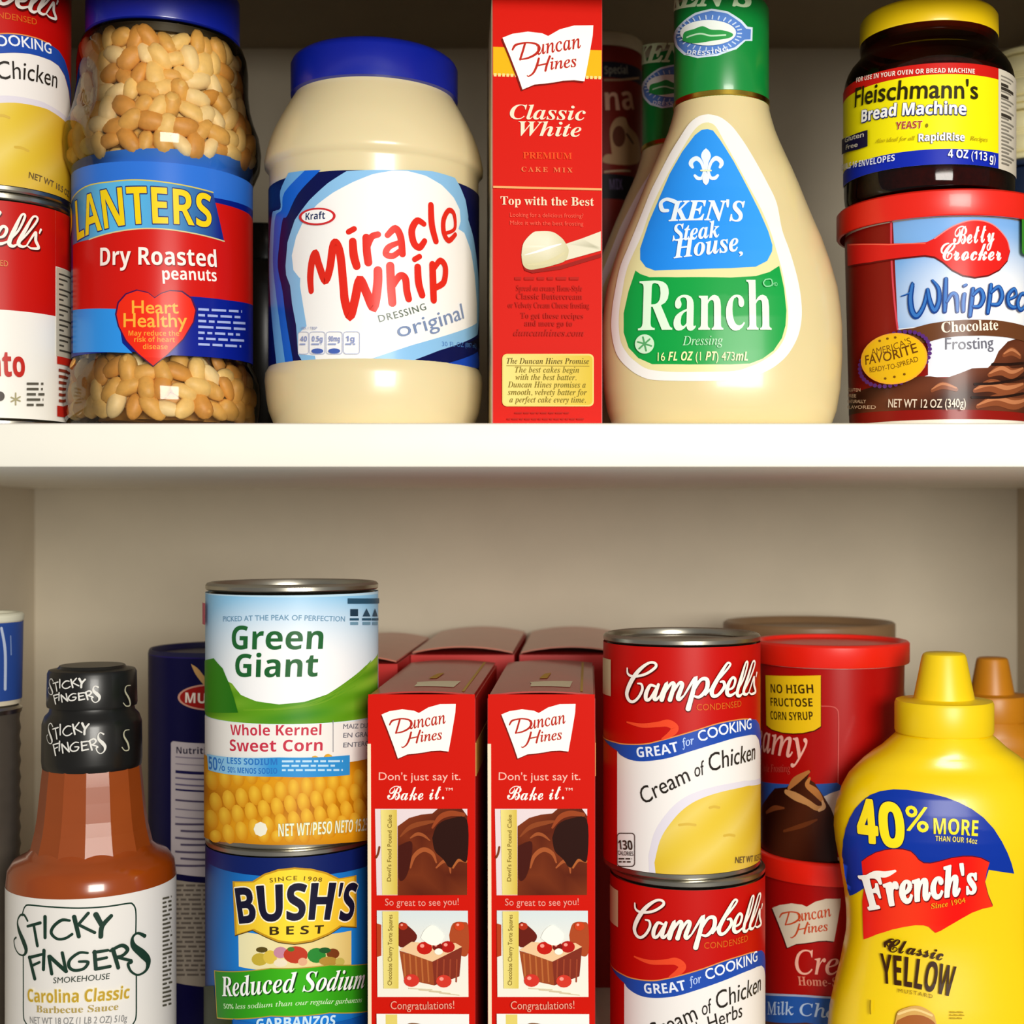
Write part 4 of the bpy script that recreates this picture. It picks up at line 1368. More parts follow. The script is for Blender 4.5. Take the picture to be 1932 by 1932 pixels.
lab.stroke(r5((600, 1480), (540, 1462), (500, 1490), (510, 1540), (545, 1545)), [8, 7, 7, 8, 7], cw)
lab.text('Steak', r5((580, 1765), (740, 1752), (920, 1735)), 33, cw, 'I', 0.008)
lab.text('House', r5((590, 1890), (800, 1865), (1060, 1835)), 36, cw, 'I', 0.008)
lab.text(',', r5((1055, 1860), (1085, 1860)), 5, cw, 'B')
lab.text('Ranch', r6((335, 866), (800, 862), (1290, 862)), 94, '#E2FBE0', 'B', 0.0)
lab.text('Dressing', r6((650, 975), (800, 972), (940, 970)), 17, '#B8ECC0', 'i', 0.0)
lab.text('16 FL OZ (1 PT) 473mL', r6((475, 1088), (800, 1084), (1120, 1086)), 17, '#F4F6B4', 'q', 0.0)
lab.ell(*r6((383, 965))[0], 17.5, 18, '#D2F2D2')
for i in range(3):
    a = math.pi * i / 3 + 0.3
    lab.stroke(r6((383 - 50 * math.cos(a), 965 - 50 * math.sin(a)), (383 + 50 * math.cos(a), 965 + 50 * math.sin(a))), 3.2, '#5AA86A', smooth=False)
lab.stroke(r6((1245, 500), (1285, 500), (1290, 540), (1250, 550), (1230, 525)), 2.2, '#8ADCA0', closed=True)
lab.text('MD', r6((1295, 548), (1330, 548)), 7, '#8ADCA0')
lab.build('label', GLOSS, t)
speck = mat('herb_specks', '#8A7A48', 0.6)
c = copy_tree(t)
c.location = ((1291 - U0) * 0.707 / F, 0.707, ZS)
c['label'] = 'second ranch bottle standing in shadow behind the front ranch bottle'

# ------------------------------------------------------------------ frosting tub with the yeast jar on it
tub_white = mat('tub_white', '#EDE6D6', 0.35)
red_lid = mat('red_lid', '#E8200E', 0.35, coat=0.15, vary=0.02)


def tub(name, label, cL, cB0, cB1, zb, zt, lidh, group=None, bm=None, lm=None, zrim=0.0025):
    """lid radius cL, body radius cB0 (foot) to cB1 (top)"""
    t = thing(name, label, 'tub', (cL.X, cL.Y, zb), 0, group)
    h = zt - zb
    link('body', lathe([(0, 0.0015), (cB0 - 0.002, 0.0), (cB0, 0.0008), (cB0 + (cB1 - cB0) * 0.04, zrim), (cB1, h - lidh + 0.001), (cB1 - 0.001, h - 0.004), (0, h - 0.004)]), bm or tub_white, t)
    R = cL.R
    link('lid', lathe([(R - 0.0016, h - lidh), (R - 0.0004, h - lidh), (R, h - lidh + 0.0006), (R, h - 0.0012), (R - 0.0008, h - 0.0003), (R - 0.002, h), (R - 0.0034, h - 0.0004), (R - 0.0042, h - 0.0018), (R * 0.8, h - 0.0022), (0, h - 0.0022)]), lm or red_lid, t)
    return t


cT = Cyl(1578, 1978, 0.6)
R0, R1 = cT.R * 0.865, cT.R * 0.915
zt = 0.1447
t = tub('frosting_tub', 'whipped chocolate frosting tub with red lid under the yeast jar', cT, R0, R1, ZS, zt, 0.0118)
sT = sub(cT, R1)
sT.tab = [(ZS + 0.0025, R0 + (R1 - R0) * 0.05), (zt - 0.0108, R1)]
b8 = zm(1540, 340, 480 / 1932)
lab = Lab(sT, ZS, zcut=0.01, off=3e-4)
wrap_base(lab, ZS + 0.0032, zt - 0.0118, '#8A120A', -2.6, 2.6)
z2, z1 = ZS + 0.0032, zt - 0.0119
aE = sT.px(*b8((585, 300))[0])[0]
aE2 = sT.px(*b8((625, 1130))[0])[0]
lab.az([(aE2, sT.zf(624)), (2.4 * R1, sT.zf(624)), (2.4 * R1, z1), (aE, z1)], lambda s, t: mixc('#7FB2EE', '#FFFFFF', 1.35 - 2.6 * math.hypot((s - 0.36) * 1.25, (t - 0.75) * 0.8)), fine=True)
lab.stroke(b8((572, 290), (575, 600), (595, 900), (622, 1135)), 4, '#E04A5A')
# white lower panel and chocolate drifts
lab.poly(b8((620, 1130), (850, 1225), (850, 1480), (800, 1500), (1900, 1540), (1900, 1130)), '#EEF1FA')
choc = lambda s, t: mixc('#3A1A0E', '#6B3620', 0.5 + 0.5 * math.sin(s * 14 + t * 11))
lab.poly(b8((235, 1790), (260, 1640), (480, 1560), (640, 1540), (780, 1490), (870, 1490), (980, 1505), (1080, 1470), (1180, 1430), (1300, 1425), (1345, 1380), (1380, 1300), (1450, 1225), (1530, 1200), (1700, 1150), (1900, 1150), (1900, 1790)), choc, fine=True)
for P, W in (((1420, 1330), (1480, 1300), (1540, 1340)), [8, 16, 10]), (((1310, 1480), (1400, 1440), (1480, 1470), (1560, 1440)), [8, 22, 20, 10]), (((1200, 1600), (1320, 1560), (1440, 1590), (1560, 1560)), [8, 24, 24, 12]), (((1220, 1720), (1360, 1670), (1500, 1700), (1620, 1660)), [8, 22, 22, 10]), (((880, 1600), (960, 1560), (1060, 1590)), [6, 14, 8]):
    lab.stroke(b8(*P), W, '#8A4A2A')
    lab.stroke([(u, v - 3) for u, v in b8(*P)], [x * 0.35 for x in W], '#C07A50')
for P in (((1200, 1550), (1380, 1540), (1560, 1500)), ((1180, 1650), (1380, 1650), (1560, 1620)), ((1330, 1400), (1450, 1400), (1560, 1390))):
    lab.stroke(b8(*P), 5, '#24100A')
lab.poly(b8((620, 1140), (740, 1125), (860, 1092), (1000, 1070), (1120, 1062), (1350, 1064), (1480, 1085), (1580, 1112), (1900, 1210), (1900, 1350), (1580, 1230), (1440, 1195), (1260, 1182), (1080, 1186), (960, 1200), (860, 1228), (800, 1240)), '#6A3E22')
lab.text('Chocolate', b8((952, 1160), (1160, 1148), (1372, 1138)), 20, '#FFF2DC', 'B', 0.0)
lab.text('Frosting', b8((980, 1288), (1160, 1285), (1338, 1275)), 22, '#6A6A78', 'n', -0.012)
SP = b8((250, 485), (420, 482), (560, 484), (720, 482), (840, 474), (900, 445), (960, 405), (1040, 350), (1120, 315), (1200, 305), (1290, 320), (1370, 365), (1430, 440), (1460, 530), (1440, 610), (1380, 680), (1300, 722), (1200, 738), (1110, 722), (1030, 680), (960, 620), (900, 583), (830, 572), (700, 585), (560, 602), (420, 625), (255, 652))
lab.poly([(u, v + 3) for u, v in SP], '#6A0A0A')
lab.poly(SP, '#E2201A')
lab.stroke(b8((265, 492), (560, 492), (830, 484)), 2, '#FF6A50', smooth=False)
lab.stroke(b8((900, 447), (1040, 352), (1190, 308), (1330, 340), (1430, 445), (1455, 530)), 2.2, '#F08A8A')
lab.text('Betty', b8((1040, 492), (1190, 480), (1345, 470)), 33, '#FFF6F0', 'S', 0.014)
lab.text('Crocker', b8((945, 612), (1160, 610), (1392, 612)), 32, '#FFF6F0', 'S', 0.014)
for P, W in ((((655, 885), (690, 872), (728, 850), (738, 795), (722, 900), (735, 1000), (772, 1035), (820, 960), (850, 835)), [8, 12, 20, 34, 46, 50, 46, 36, 30]), ([(850, 835), (868, 930), (900, 995), (932, 930), (930, 830), (885, 765)], [30, 40, 44, 40, 34, 20]),
            ([(985, 755), (980, 900), (975, 1000)], [34, 42, 34]), ([(990, 930), (1030, 868), (1062, 890), (1068, 1000)], [24, 34, 40, 30]),
            ([(1120, 870), (1112, 930), (1112, 998)], [34, 38, 32]), ([(1118, 808), (1132, 800)], [28, 24]),
            ([(1182, 830), (1172, 930), (1160, 1035)], [34, 40, 34]), ([(1182, 880), (1232, 836), (1256, 895), (1230, 960), (1182, 965)], [26, 36, 42, 36, 26]),
            ([(1312, 800), (1302, 910), (1288, 1012)], [34, 40, 34]), ([(1312, 860), (1366, 816), (1392, 880), (1366, 945), (1314, 948)], [26, 36, 42, 36, 26]),
            ([(1440, 912), (1492, 880), (1478, 832), (1436, 880), (1440, 950), (1480, 972), (1512, 945)], [22, 30, 34, 40, 40, 34, 22]),
            ([(1572, 872), (1530, 870), (1502, 940), (1525, 990), (1572, 940)], [26, 34, 42, 38, 28]), ([(1610, 740), (1592, 860), (1580, 985)], [32, 40, 34])):
    lab.stroke(b8(*P), [x * 0.2484 * 0.98 for x in W], '#123F8E')
    lab.stroke([(u, v - 1) for u, v in b8(*P)], [x * 0.2484 * 0.5 for x in W], '#3A78C8')
for i in range(40):
    a = 2 * math.pi * i / 40
    lab.ell(*b8((618 + 252 * math.cos(a) * 0.985 - 205 * math.sin(a) * 0.17, 1362 + 252 * math.cos(a) * -0.17 + 205 * math.sin(a) * 0.985))[0], 4, 4, '#5A2A7A', n=8)
lab.ell(*b8((616, 1360))[0], 59, 48, '#F6B030', rot=-0.17)
lab.ell(*b8((616, 1360))[0], 56, 45, '#F0BE14', rot=-0.17)
lab.text("AMERICA'S", b8((455, 1335), (600, 1300), (740, 1245)), 13, '#7A4E0A', 'n', 0.0)
lab.text('FAVORITE', b8((415, 1405), (600, 1370), (785, 1310)), 18, '#6A3E08', 'n', 0.01)
lab.text('READY-TO-SPREAD', b8((445, 1465), (620, 1435), (790, 1380)), 10, '#7A4E0A', 'n', 0.0)
for x, y in ((515, 1225), (570, 1208), (625, 1200), (555, 1510), (620, 1498), (690, 1478)):
    lab.ell(*b8((x, y))[0], 2.6, 2.6, '#7A4E0A', n=5)
for i, s_ in enumerate(('GLUTEN', 'FREE', 'NATURALLY', 'FLAVORED')):
    lab.text(s_, b8((290, 1605 + 44 * i), (290 + (90, 60, 130, 200)[i], 1607 + 44 * i)), 6.5, '#D8B89A', 'n', 0.0)
lab.text('NET WT 12 OZ (340g)', b8((578, 1728), (850, 1732), (1120, 1728)), 16, '#EAD8C4', 'n', 0.008)
lab.rrect(*b8((1515, 270))[0], *b8((1900, 585))[0], 10, '#3A8A2A')
lab.rrect(*b8((1552, 280))[0], *b8((1860, 548))[0], 8, '#DCE6B0')
lab.text('R', b8((1562, 470), (1640, 470)), 38, '#3A8A2A', 's', 0.01)
lab.build('label', GLOSS, t)

cY = Cyl(1592, 1916, 0.604)
zy = zt + 0.0001
k = cY.k
yh = [(378, 152), (374, 156), (366, 160), (350, 162), (150, 162), (138, 160), (126, 156), (114, 149), (104, 140), (96, 133), (88, 130), (80, 131)]
pr = [(h * k, cY.zs(v)) for v, h in yh]
d0 = pr[0][1] - zy
pr = [(r, z - d0) for r, z in pr]
t = thing('yeast_jar', 'brown glass yeast jar with yellow lid and yellow label on the frosting tub', 'jar', (cY.X, cY.Y, zy), 0)
amber = clear_mat('amber_glass', '#7A3A12', 0.05)
link('jar', lathe([(0, zy + 0.001), (pr[0][0] - 0.004, zy)] + pr + [(pr[-1][0], pr[-1][1] + 0.006)], zb=zy), amber, t, smooth=60)
link('yeast', lathe([(0, zy + 0.003)] + [(r - 0.0035, max(z, zy + 0.003)) for r, z in pr[1:6]] + [(pr[5][0] - 0.006, pr[5][1] + 0.001), (0, pr[5][1] + 0.001)], zb=zy), mat('yeast_grains', '#B98A55', 0.8, vary=0.25, scale=400, bump=0.4), t, smooth=60)
RLy = 131 * k
zl = pr[-1][1] + 0.0032
link('lid', lathe([(RLy - 0.003, zl - 0.0028), (RLy - 0.0012, zl - 0.002), (RLy, zl), (RLy + 0.0002, zl + 0.0008), (RLy, zl + 0.0095), (RLy - 0.001, zl + 0.011), (RLy - 0.003, zl + 0.012), (RLy - 0.006, zl + 0.0115), (0, zl + 0.0115)], zb=zy), mat('yellow_lid', '#EFC80A', 0.35, coat=0.15, vary=0.02), t)
sY = sub(cY, 162.4 * k)
y7 = zm(1540, 0, 392 / 1932)
lab = Lab(sY, zy)
zA, zB = sY.zf(118.5), sY.zf(310)
aL = -1.75 * sY.R
aR = sY.px(*y7((1690, 1000))[0])[0]
lab.az([(aL, zB), (aR, zB), (aR, zA), (aL, zA)], '#FBEE0A')
zr = sY.zf(140)
lab.az([(aL, zr), (aR, zr), (aR, zA), (aL, zA)], '#CE1A12')
zbl = sY.zf(281)
lab.az([(aL, zB), (aR, zB), (aR, zbl), (aL, zbl)], '#0F28B0')
lab.az([(aR, zB), (aR + 0.024, zB), (aR + 0.024, zA), (aR, zA)], '#DDD4C2')
for i in range(24):
    z = zA - 0.0025 - i * (zA - zB - 0.004) / 24
    bold = i in (2, 3, 5, 10)
    lab.az([(aR + 0.0018, z - (0.0014 if bold else 0.0007)), (aR + 0.014 - 0.003 * (i % 3), z - (0.0014 if bold else 0.0007)), (aR + 0.014 - 0.003 * (i % 3), z), (aR + 0.0018, z)], '#3A342C' if bold else '#8A8478')
lab.text('FOR USE IN YOUR OVEN OR BREAD MACHINE', y7((385, 770), (700, 712), (1080, 684), (1465, 690)), 9, '#FFE6DC', 's', 0.0)
lab.text("Fleischmann's", y7((372, 1000), (620, 945), (980, 918), (1300, 918), (1495, 925)), 38, '#2A2405', 'n', 0.012, h2=36)
lab.text('Bread Machine', y7((435, 1140), (700, 1085), (1000, 1068), (1385, 1072)), 24, '#FFFFFF', 's', 0.012, out=(0.03, '#1A2470'), sh=(1.2, 2.0, '#1A2470'))
lab.text('YEAST', y7((748, 1208), (870, 1200), (985, 1196)), 14, '#B03A1E', 's', 0.0, out=(0.02, '#F6E6C0'))
lab.ell(*y7((1030, 1172))[0], 2.6, 4, '#8A7A10', n=8)
lab.text('Also ideal for all', y7((560, 1335), (740, 1318), (920, 1308)), 8, '#B09A0E', 'i', 0.005)
lab.text('RapidRise', y7((955, 1322), (1150, 1312), (1370, 1318)), 15, '#FFFFFF', 's', 0.01, out=(0.03, '#3A3A8A'))
lab.text('Recipes', y7((1420, 1310), (1580, 1325)), 8, '#B09A0E', 'i', 0.005)
lab.poly(y7((262, 1300), (350, 1262), (495, 1212), (495, 1365), (400, 1395), (262, 1440)), '#16103A')
lab.text('Gluten', y7((290, 1330), (460, 1275)), 10, '#D8D0C0', 'n', 0.01)
lab.text('Free', y7((300, 1395), (405, 1365)), 9, '#D8D0C0', 'n', 0.01)
lab.text('EQUALS 16 ENVELOPES', y7((262, 1590), (470, 1545), (740, 1500)), 12, '#E8ECFF', 's', 0.0)
lab.text('4 OZ (113 g)', y7((1218, 1472), (1420, 1482), (1645, 1522)), 16, '#FFFFFF', 's', 0.0)
lab.build('label', PAPER, t)

# ------------------------------------------------------------------ small tins stacked at the right edge
cS = Cyl(1874, 2010, 0.735)
cream_tin = mat('cream_tin', '#F2E8B4', 0.35, metal=0.2, vary=0.03)
blue_tin = mat('navy_tin', '#16243E', 0.4)
z3 = (V0 - 300) * 0.74 / F
z2_ = (V0 - 194) * 0.74 / F
z1_ = (V0 - 88) * 0.74 / F
can('food_tin', 'tall navy tin at the right edge, bottom of the stack behind the yeast jar', 'tin', cS, ZS, z3, 'tins at the right edge', m=blue_tin)
can('food_tin', 'short pale gold tin in the middle of the stack behind the yeast jar', 'tin', cS, z3, z2_, 'tins at the right edge', m=cream_tin)
can('food_tin', 'short pale gold tin topmost of the stack behind the yeast jar', 'tin', cS, z2_, z1_, 'tins at the right edge', m=cream_tin)

# ------------------------------------------------------------------ dim things behind, upper shelf
cD = Cyl(415, 590, 0.74)
t = thing('dark_jar', 'black jar in the gap between the peanut jar and the dressing jar', 'jar', (cD.X, cD.Y, ZS), 0)
hD = (V0 - 437) * cD.Y / F - ZS
Rr = cD.R
link('jar', lathe([(0, 0), (Rr - 0.003, 0), (Rr, 0.003), (Rr, hD * 0.72), (Rr * 0.94, hD * 0.8), (Rr * 0.86, hD * 0.84), (Rr * 0.86, hD * 0.86)]), mat('dark_plastic', '#1C1914', 0.25), t, smooth=60)
link('lid', lathe([(Rr * 0.86, hD * 0.84), (Rr * 0.97, hD * 0.84), (Rr * 0.97, hD - 0.002), (Rr * 0.94, hD), (0, hD)]), mat('black_lid', '#141310', 0.2, coat=0.3), t)

cN = Cyl(1066, 1211, 0.80)
zN = (V0 - 82) * cN.Y / F
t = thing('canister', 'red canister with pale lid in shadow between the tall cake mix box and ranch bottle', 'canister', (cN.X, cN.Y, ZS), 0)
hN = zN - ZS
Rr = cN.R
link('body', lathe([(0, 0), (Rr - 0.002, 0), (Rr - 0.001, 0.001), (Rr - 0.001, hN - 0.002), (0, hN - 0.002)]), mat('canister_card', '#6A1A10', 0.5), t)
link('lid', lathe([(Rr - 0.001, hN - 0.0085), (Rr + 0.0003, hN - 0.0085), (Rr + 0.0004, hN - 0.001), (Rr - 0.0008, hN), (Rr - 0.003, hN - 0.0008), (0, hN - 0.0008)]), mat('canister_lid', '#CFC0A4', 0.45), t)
sN = sub(cN, Rr)
n3 = zm(1130, 60, 360 / 1932)
lab = Lab(sN, ZS)
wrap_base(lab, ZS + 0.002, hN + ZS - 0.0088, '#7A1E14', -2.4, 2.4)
zb1, zb2_ = sN.zf(116), sN.zf(146)
lab.az([(-2.4 * Rr, zb2_), (2.4 * Rr, zb2_), (2.4 * Rr, zb1), (-2.4 * Rr, zb1)], '#22202E')
lab.text('Special', n3((60, 430), (290, 430)), 16, '#8A8478', 's')
lab.stroke(n3((60, 490), (230, 487), (400, 470)), 4, '#B08A6A')
lab.text('na', n3((65, 795), (210, 795), (350, 785)), 34, '#D8A48A', 's', -0.01)
lab.poly(n3((130, 1240), (110, 1000), (170, 880), (260, 870), (300, 960), (390, 1080), (390, 1330), (60, 1330), (60, 1250)), '#B8906A', smooth=True)
lab.ell(*n3((200, 1060))[0], 12, 20, '#6A3A2A')
lab.stroke(n3((280, 1040), (340, 1130)), 5, '#5A3A2A')
lab.stroke(n3((60, 1420), (310, 1410)), 4, '#B89A7A', smooth=False)
lab.az([(-2.4 * Rr, sN.zf(375)), (2.4 * Rr, sN.zf(375)), (2.4 * Rr, sN.zf(328)), (-2.4 * Rr, sN.zf(328))], '#15131A')
lab.text('MIX', n3((110, 1600), (240, 1600)), 20, '#5A4A6A', 's')
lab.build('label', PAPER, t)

# ------------------------------------------------------------------ barbecue sauce bottle
cF = Cyl(10, 332, 0.6)
k = cF.k
R = cF.R
zF = lambda v: cF.zs(v)
t = thing('sauce_bottle', 'brown barbecue sauce bottle with black cap at the left of the lower shelf', 'bottle', (cF.X, cF.Y, ZL), 0)
sauce = mat('barbecue_sauce', '#9C4208', 0.22, coat=0.5, vary=0.08, scale=30)
zlab = zF(1697)
link('bottle', lathe([(0, ZL + 0.002), (R - 0.005, ZL), (R - 0.001, ZL + 0.003), (R - 0.0008, ZL + 0.006), (R - 0.0008, zlab - 0.001), (R - 0.0003, zlab), (R, zlab + 0.0022), (R + 0.0001, zF(1655)), (R - 0.0006, zF(1630)), (R - 0.003, zF(1615)), (R - 0.008, zF(1604)), (118 * k, zF(1597)), (112 * k, zF(1590)), (0, zF(1588))], zb=ZL), sauce, t, smooth=50)
fl = [(117, 1596), (113, 1580), (108, 1560), (104, 1535), (100, 1500), (97, 1470), (94, 1445), (91, 1425)]
link('neck', lathe([(h * k, zF(v)) for h, v in fl], seg=14, zb=ZL), mat('barbecue_sauce_neck', '#984410', 0.4, coat=0.15, vary=0.08, scale=30), t, smooth=0)
capm = mat('black_cap', '#12110F', 0.35, coat=0.1)
link('seal', lathe([(93 * k, zF(1445)), (94.5 * k, zF(1443)), (96 * k, zF(1430)), (95 * k, zF(1362)), (90 * k, zF(1348)), (82 * k, zF(1340)), (80 * k, zF(1330))], zb=ZL), capm, t)
link('cap', lathe([(80 * k, zF(1330)), (85.5 * k, zF(1330)), (86.5 * k, zF(1325)), (85 * k, zF(1268)), (82 * k, zF(1262)), (66 * k, zF(1259)), (62 * k, zF(1254)), (0, zF(1254))], zb=ZL), capm, t)
s6 = zm(0, 1512, 420 / 1932)
s5 = zm(0, 1120, 420 / 1932)
LOGO = [([(245, 1035), (215, 985), (180, 990), (158, 1045), (172, 1120), (212, 1220), (232, 1290), (212, 1332), (170, 1322), (138, 1270), (128, 1205), (146, 1180)], [20, 22, 18, 18, 40, 50, 40, 18, 14, 14, 14, 18]),
        ([(245, 1082), (355, 1052)], [24, 28]), ([(300, 1078), (330, 1250)], [28, 30]), ([(396, 1000), (396, 1180)], [34, 30]),
        ([(606, 1032), (540, 1028), (472, 1080), (450, 1140), (500, 1190), (570, 1186), (628, 1150)], [22, 28, 28, 28, 24, 24, 24]),
        ([(646, 1000), (686, 1170)], [38, 34]), ([(766, 968), (668, 1082)], [28, 24]), ([(690, 1070), (822, 1136)], [26, 26]),
        ([(832, 980), (882, 1072)], [46, 40]), ([(962, 992), (886, 1080), (874, 1170)], [34, 40, 40]),
        ([(265, 1350), (310, 1535)], [32, 34]), ([(262, 1352), (372, 1324)], [28, 24]), ([(288, 1422), (352, 1392)], [24, 22]), ([(390, 1290), (385, 1455)], [32, 30]),
        ([(432, 1342), (456, 1492)], [30, 30]), ([(440, 1342), (578, 1470)], [34, 34]), ([(546, 1310), (578, 1466)], [28, 28]),
        ([(762, 1312), (690, 1310), (612, 1370), (604, 1430), (650, 1462), (730, 1446), (764, 1390), (690, 1386)], [20, 24, 26, 28, 26, 26, 26, 22]),
        ([(820, 1300), (832, 1450)], [32, 32]), ([(815, 1306), (932, 1288)], [28, 26]), ([(825, 1372), (922, 1352)], [26, 26]), ([(830, 1450), (952, 1428)], [30, 28]),
        ([(976, 1280), (1022, 1440)], [36, 32]), ([(955, 1292), (1050, 1246), (1100, 1282), (1060, 1332), (1000, 1346)], [26, 32, 34, 28, 22]), ([(1020, 1350), (1130, 1378)], [26, 26]),
        ([(1245, 1165), (1185, 1140), (1142, 1180), (1152, 1252), (1228, 1322), (1274, 1382), (1258, 1460), (1190, 1502), (1130, 1472), (1104, 1410), (1130, 1390)], [34, 22, 24, 50, 70, 56, 28, 18, 20, 26, 34])]
lab = Lab(sub(cF, R), ZL)
lab.s.X = cF.X
wrap_base(lab, ZL + 0.006, sub(cF, R).zf(1697), '#EFEBE6', -2.6, 2.6)
gk = '#1E3A2E'
lab.stroke(s6((198, 990), (205, 950), (222, 912), (260, 898), (450, 915), (700, 925), (920, 912), (1110, 884), (1150, 892), (1172, 930), (1178, 1000), (1176, 1140)), 3.0, gk)
lab.stroke(s6((206, 1338), (207, 1600), (208, 1850), (225, 1915), (260, 1960)), 3.0, gk)
lab.stroke(s6((1180, 1500), (1180, 1700), (1178, 1860), (1158, 1920), (1120, 1965)), 3.0, gk)
for P, W in LOGO:
    lab.stroke(s6(*P), [w * 0.2174 for w in W], gk)
lab.text('SMOKEHOUSE', s6((472, 1572), (700, 1558), (945, 1535)), 11, '#2A3A30', 'n', 0.004, shear=0.1)
lab.text('Carolina Classic', s6((258, 1728), (680, 1735), (1112, 1702)), 25, '#C8A232', 's', -0.006, out=(0.03, '#F4EAB4'))
lab.text('Barbecue Sauce', s6((330, 1822), (680, 1826), (1020, 1802)), 13, '#B8A058', 'B', -0.005)
lab.text('NET WT 18 OZ (1 LB 2 OZ) 510g', s6((278, 1918), (680, 1924), (1092, 1902)), 13, '#8A8A8A', 'n', 0.004)
aL2 = lab.m(s6((1400, 1200))[0])[0]
lab.lines(*s6((1395, 835))[0], *s6((1475, 1800))[0], 26, '#5A5648', seed=9, ragged=0.1, slope=-0.25)
lab.build('label', PAPER, t)
for nm, Rq, src, x0, y0, sx, sy in (('cap_print', 86.6, None, 420, 735, 0.385, 0.39), ('seal_print', 96.2, None, 410, 1120, 0.435, 0.50)):
    lb = Lab(sub(cF, Rq * k), ZL, off=1.5e-4)
    for P, W in LOGO:
        lb.stroke(s5(*[(x0 + (x - 130) * sx, y0 + (y - 970) * sy) for x, y in P]), [w * 0.2174 * 0.43 for w in W], '#E8E6E0')
    for P, W in LOGO[:6]:
        lb.stroke([(u + 128, v + 12) for u, v in s5(*[(x0 + (x - 130) * sx, y0 + (y - 970) * sy) for x, y in P])], [w * 0.2174 * 0.43 for w in W], '#C8C6B8') if False else None
    lb.stroke(s5(*[(x0 + 640 + x * 0.4, y0 + 60 + y * 0.9) for x, y in ((150, 0), (60, 10), (40, 60), (120, 130), (140, 190), (60, 200), (0, 170))]), [1.5, 2, 3, 4, 3, 2, 2], '#B8B49A')
    lb.build(nm, GLOSS, t)

# ------------------------------------------------------------------ pasta canister behind
cU = Cyl(280, 560, 0.70)
t = thing('pasta_canister', 'dark blue pasta canister behind, beside the sweet corn can', 'canister', (cU.X, cU.Y, ZL), 0)
zU = (V0 - 1220) * cU.Y / F
hU = zU - ZL
Rr = cU.R
link('body', lathe([(0, 0), (Rr - 0.001, 0), (Rr, 0.001), (Rr, hU - 0.001), (Rr - 0.0006, hU), (Rr - 0.0016, hU - 0.0003), (Rr - 0.002, hU - 0.003), (0, hU - 0.003)]), mat('navy_card', '#0C0C40', 0.45), t)
sU = sub(cU, Rr)
lab = Lab(sU, ZL)
wrap_base(lab, ZL + 0.001, zU - 0.0022, '#0C0A40', -2.4, 2.4)
lab.az([(-2.4 * Rr, sU.zf(1243)), (2.4 * Rr, sU.zf(1243)), (2.4 * Rr, zU - 0.0022), (-2.4 * Rr, zU - 0.0022)], '#2A2068')
lab.ell(*s5((1830, 900))[0], 62, 25, '#D8A08A')
lab.ell(*s5((1830, 900))[0], 58, 22, '#A81A16')
lab.text('MUELLER', s5((1610, 945), (1830, 952), (2160, 945)), 19, '#FFF2E4', 's', 0.0)
lab.poly(s5((1660, 610), (1720, 650), (1790, 740), (1860, 840), (1780, 800), (1700, 700)), '#D8A868', smooth=True)
lab.rrect(*s5((1488, 1280))[0], 520, 1647, 5, '#C9BEC2')
lab.text('Nutrition', s5((1535, 1385), (1900, 1388)), 13, '#241C3A', 's', 0.0)
lab.rrect(*s5((1488, 1280))[0], 323.5, 1647, 0.2, '#C9BEC2')
for y, h, c in ((1530, 26, '#1A1650'), (1690, 16, '#1A1650'), (1410, 10, '#8A7E92'), (1470, 8, '#8A7E92'), (1590, 14, '#6A6080'), (1645, 14, '#6A6080'), (1780, 16, '#4A4060'), (1860, 10, '#7A7088'), (1930, 10, '#7A7088')):
    lab.rect(332, 1120 + y * 0.2174, 480, 1120 + (y + h) * 0.2174, c)
for i in range(7):
    lab.rect(332 + (10 if i % 2 else 0), 1552 + i * 13, 400 + 25 * (i % 3), 1556 + i * 13, '#5A506A')
lab.rect(322, 1657, 520, 1850, '#A79C8E')
lab.lines(330, 1668, 480, 1845, 20, '#6A6058', seed=14)
lab.build('label', PAPER, t)

# ------------------------------------------------------------------ two containers at the left edge
cV = Cyl(-120, 46, 0.66)
zV1 = (V0 - 1155) * cV.Y / F
zV0 = (V0 - 1330) * cV.Y / F
t = tub('food_tub', 'small blue tub with white lid at the left edge, on a dark ribbed tin', cV, cV.R * 0.93, cV.R * 0.965, zV0, zV1, 0.0042, bm=mat('tub_cream', '#D8CDB4', 0.4), lm=mat('tub_lid_white', '#E6E4CE', 0.4))
sV = sub(cV, cV.R * 0.965)
sV.tab = [(zV0, cV.R * 0.932), (zV1 - 0.004, cV.R * 0.966)]
lab = Lab(sV, zV0, zcut=0.01, off=3e-4)
wrap_base(lab, zV0 + 0.003, zV1 - 0.0045, '#2A4A96', -2.4, 2.4)
lab.stroke([(2, 1185), (9, 1230), (9, 1300)], [5, 6, 6], '#B8C4DC')
lab.stroke([(19, 1200), (20, 1235)], 3, '#7A90C0')
lab.build('label', PAPER, t)
cW = Cyl(-130, 40, 0.655)
t = thing('ribbed_tin', 'dark ribbed tin at the left edge under the small blue tub', 'tin', (cW.X, cW.Y, ZL), 0)
hW = zV0 - ZL
pr = [(0, 0), (cW.R - 0.001, 0), (cW.R, 0.001)]
for i in range(1, 40):
    pr.append((cW.R - (0.0008 if i % 2 else 0), 0.001 + (hW - 0.004) * i / 40))
pr += [(cW.R, hW - 0.002), (cW.R - 0.001, hW), (0, hW)]
link('body', lathe(pr), mat('dark_tin', '#6A6258', 0.35, metal=0.5, vary=0.1), t)
link('top_rim', lathe([(cW.R - 0.003, hW - 0.003), (cW.R + 0.0004, hW - 0.003), (cW.R + 0.0006, hW - 0.001), (cW.R - 0.001, hW), (cW.R - 0.003, hW - 0.0006)]), steel, t)

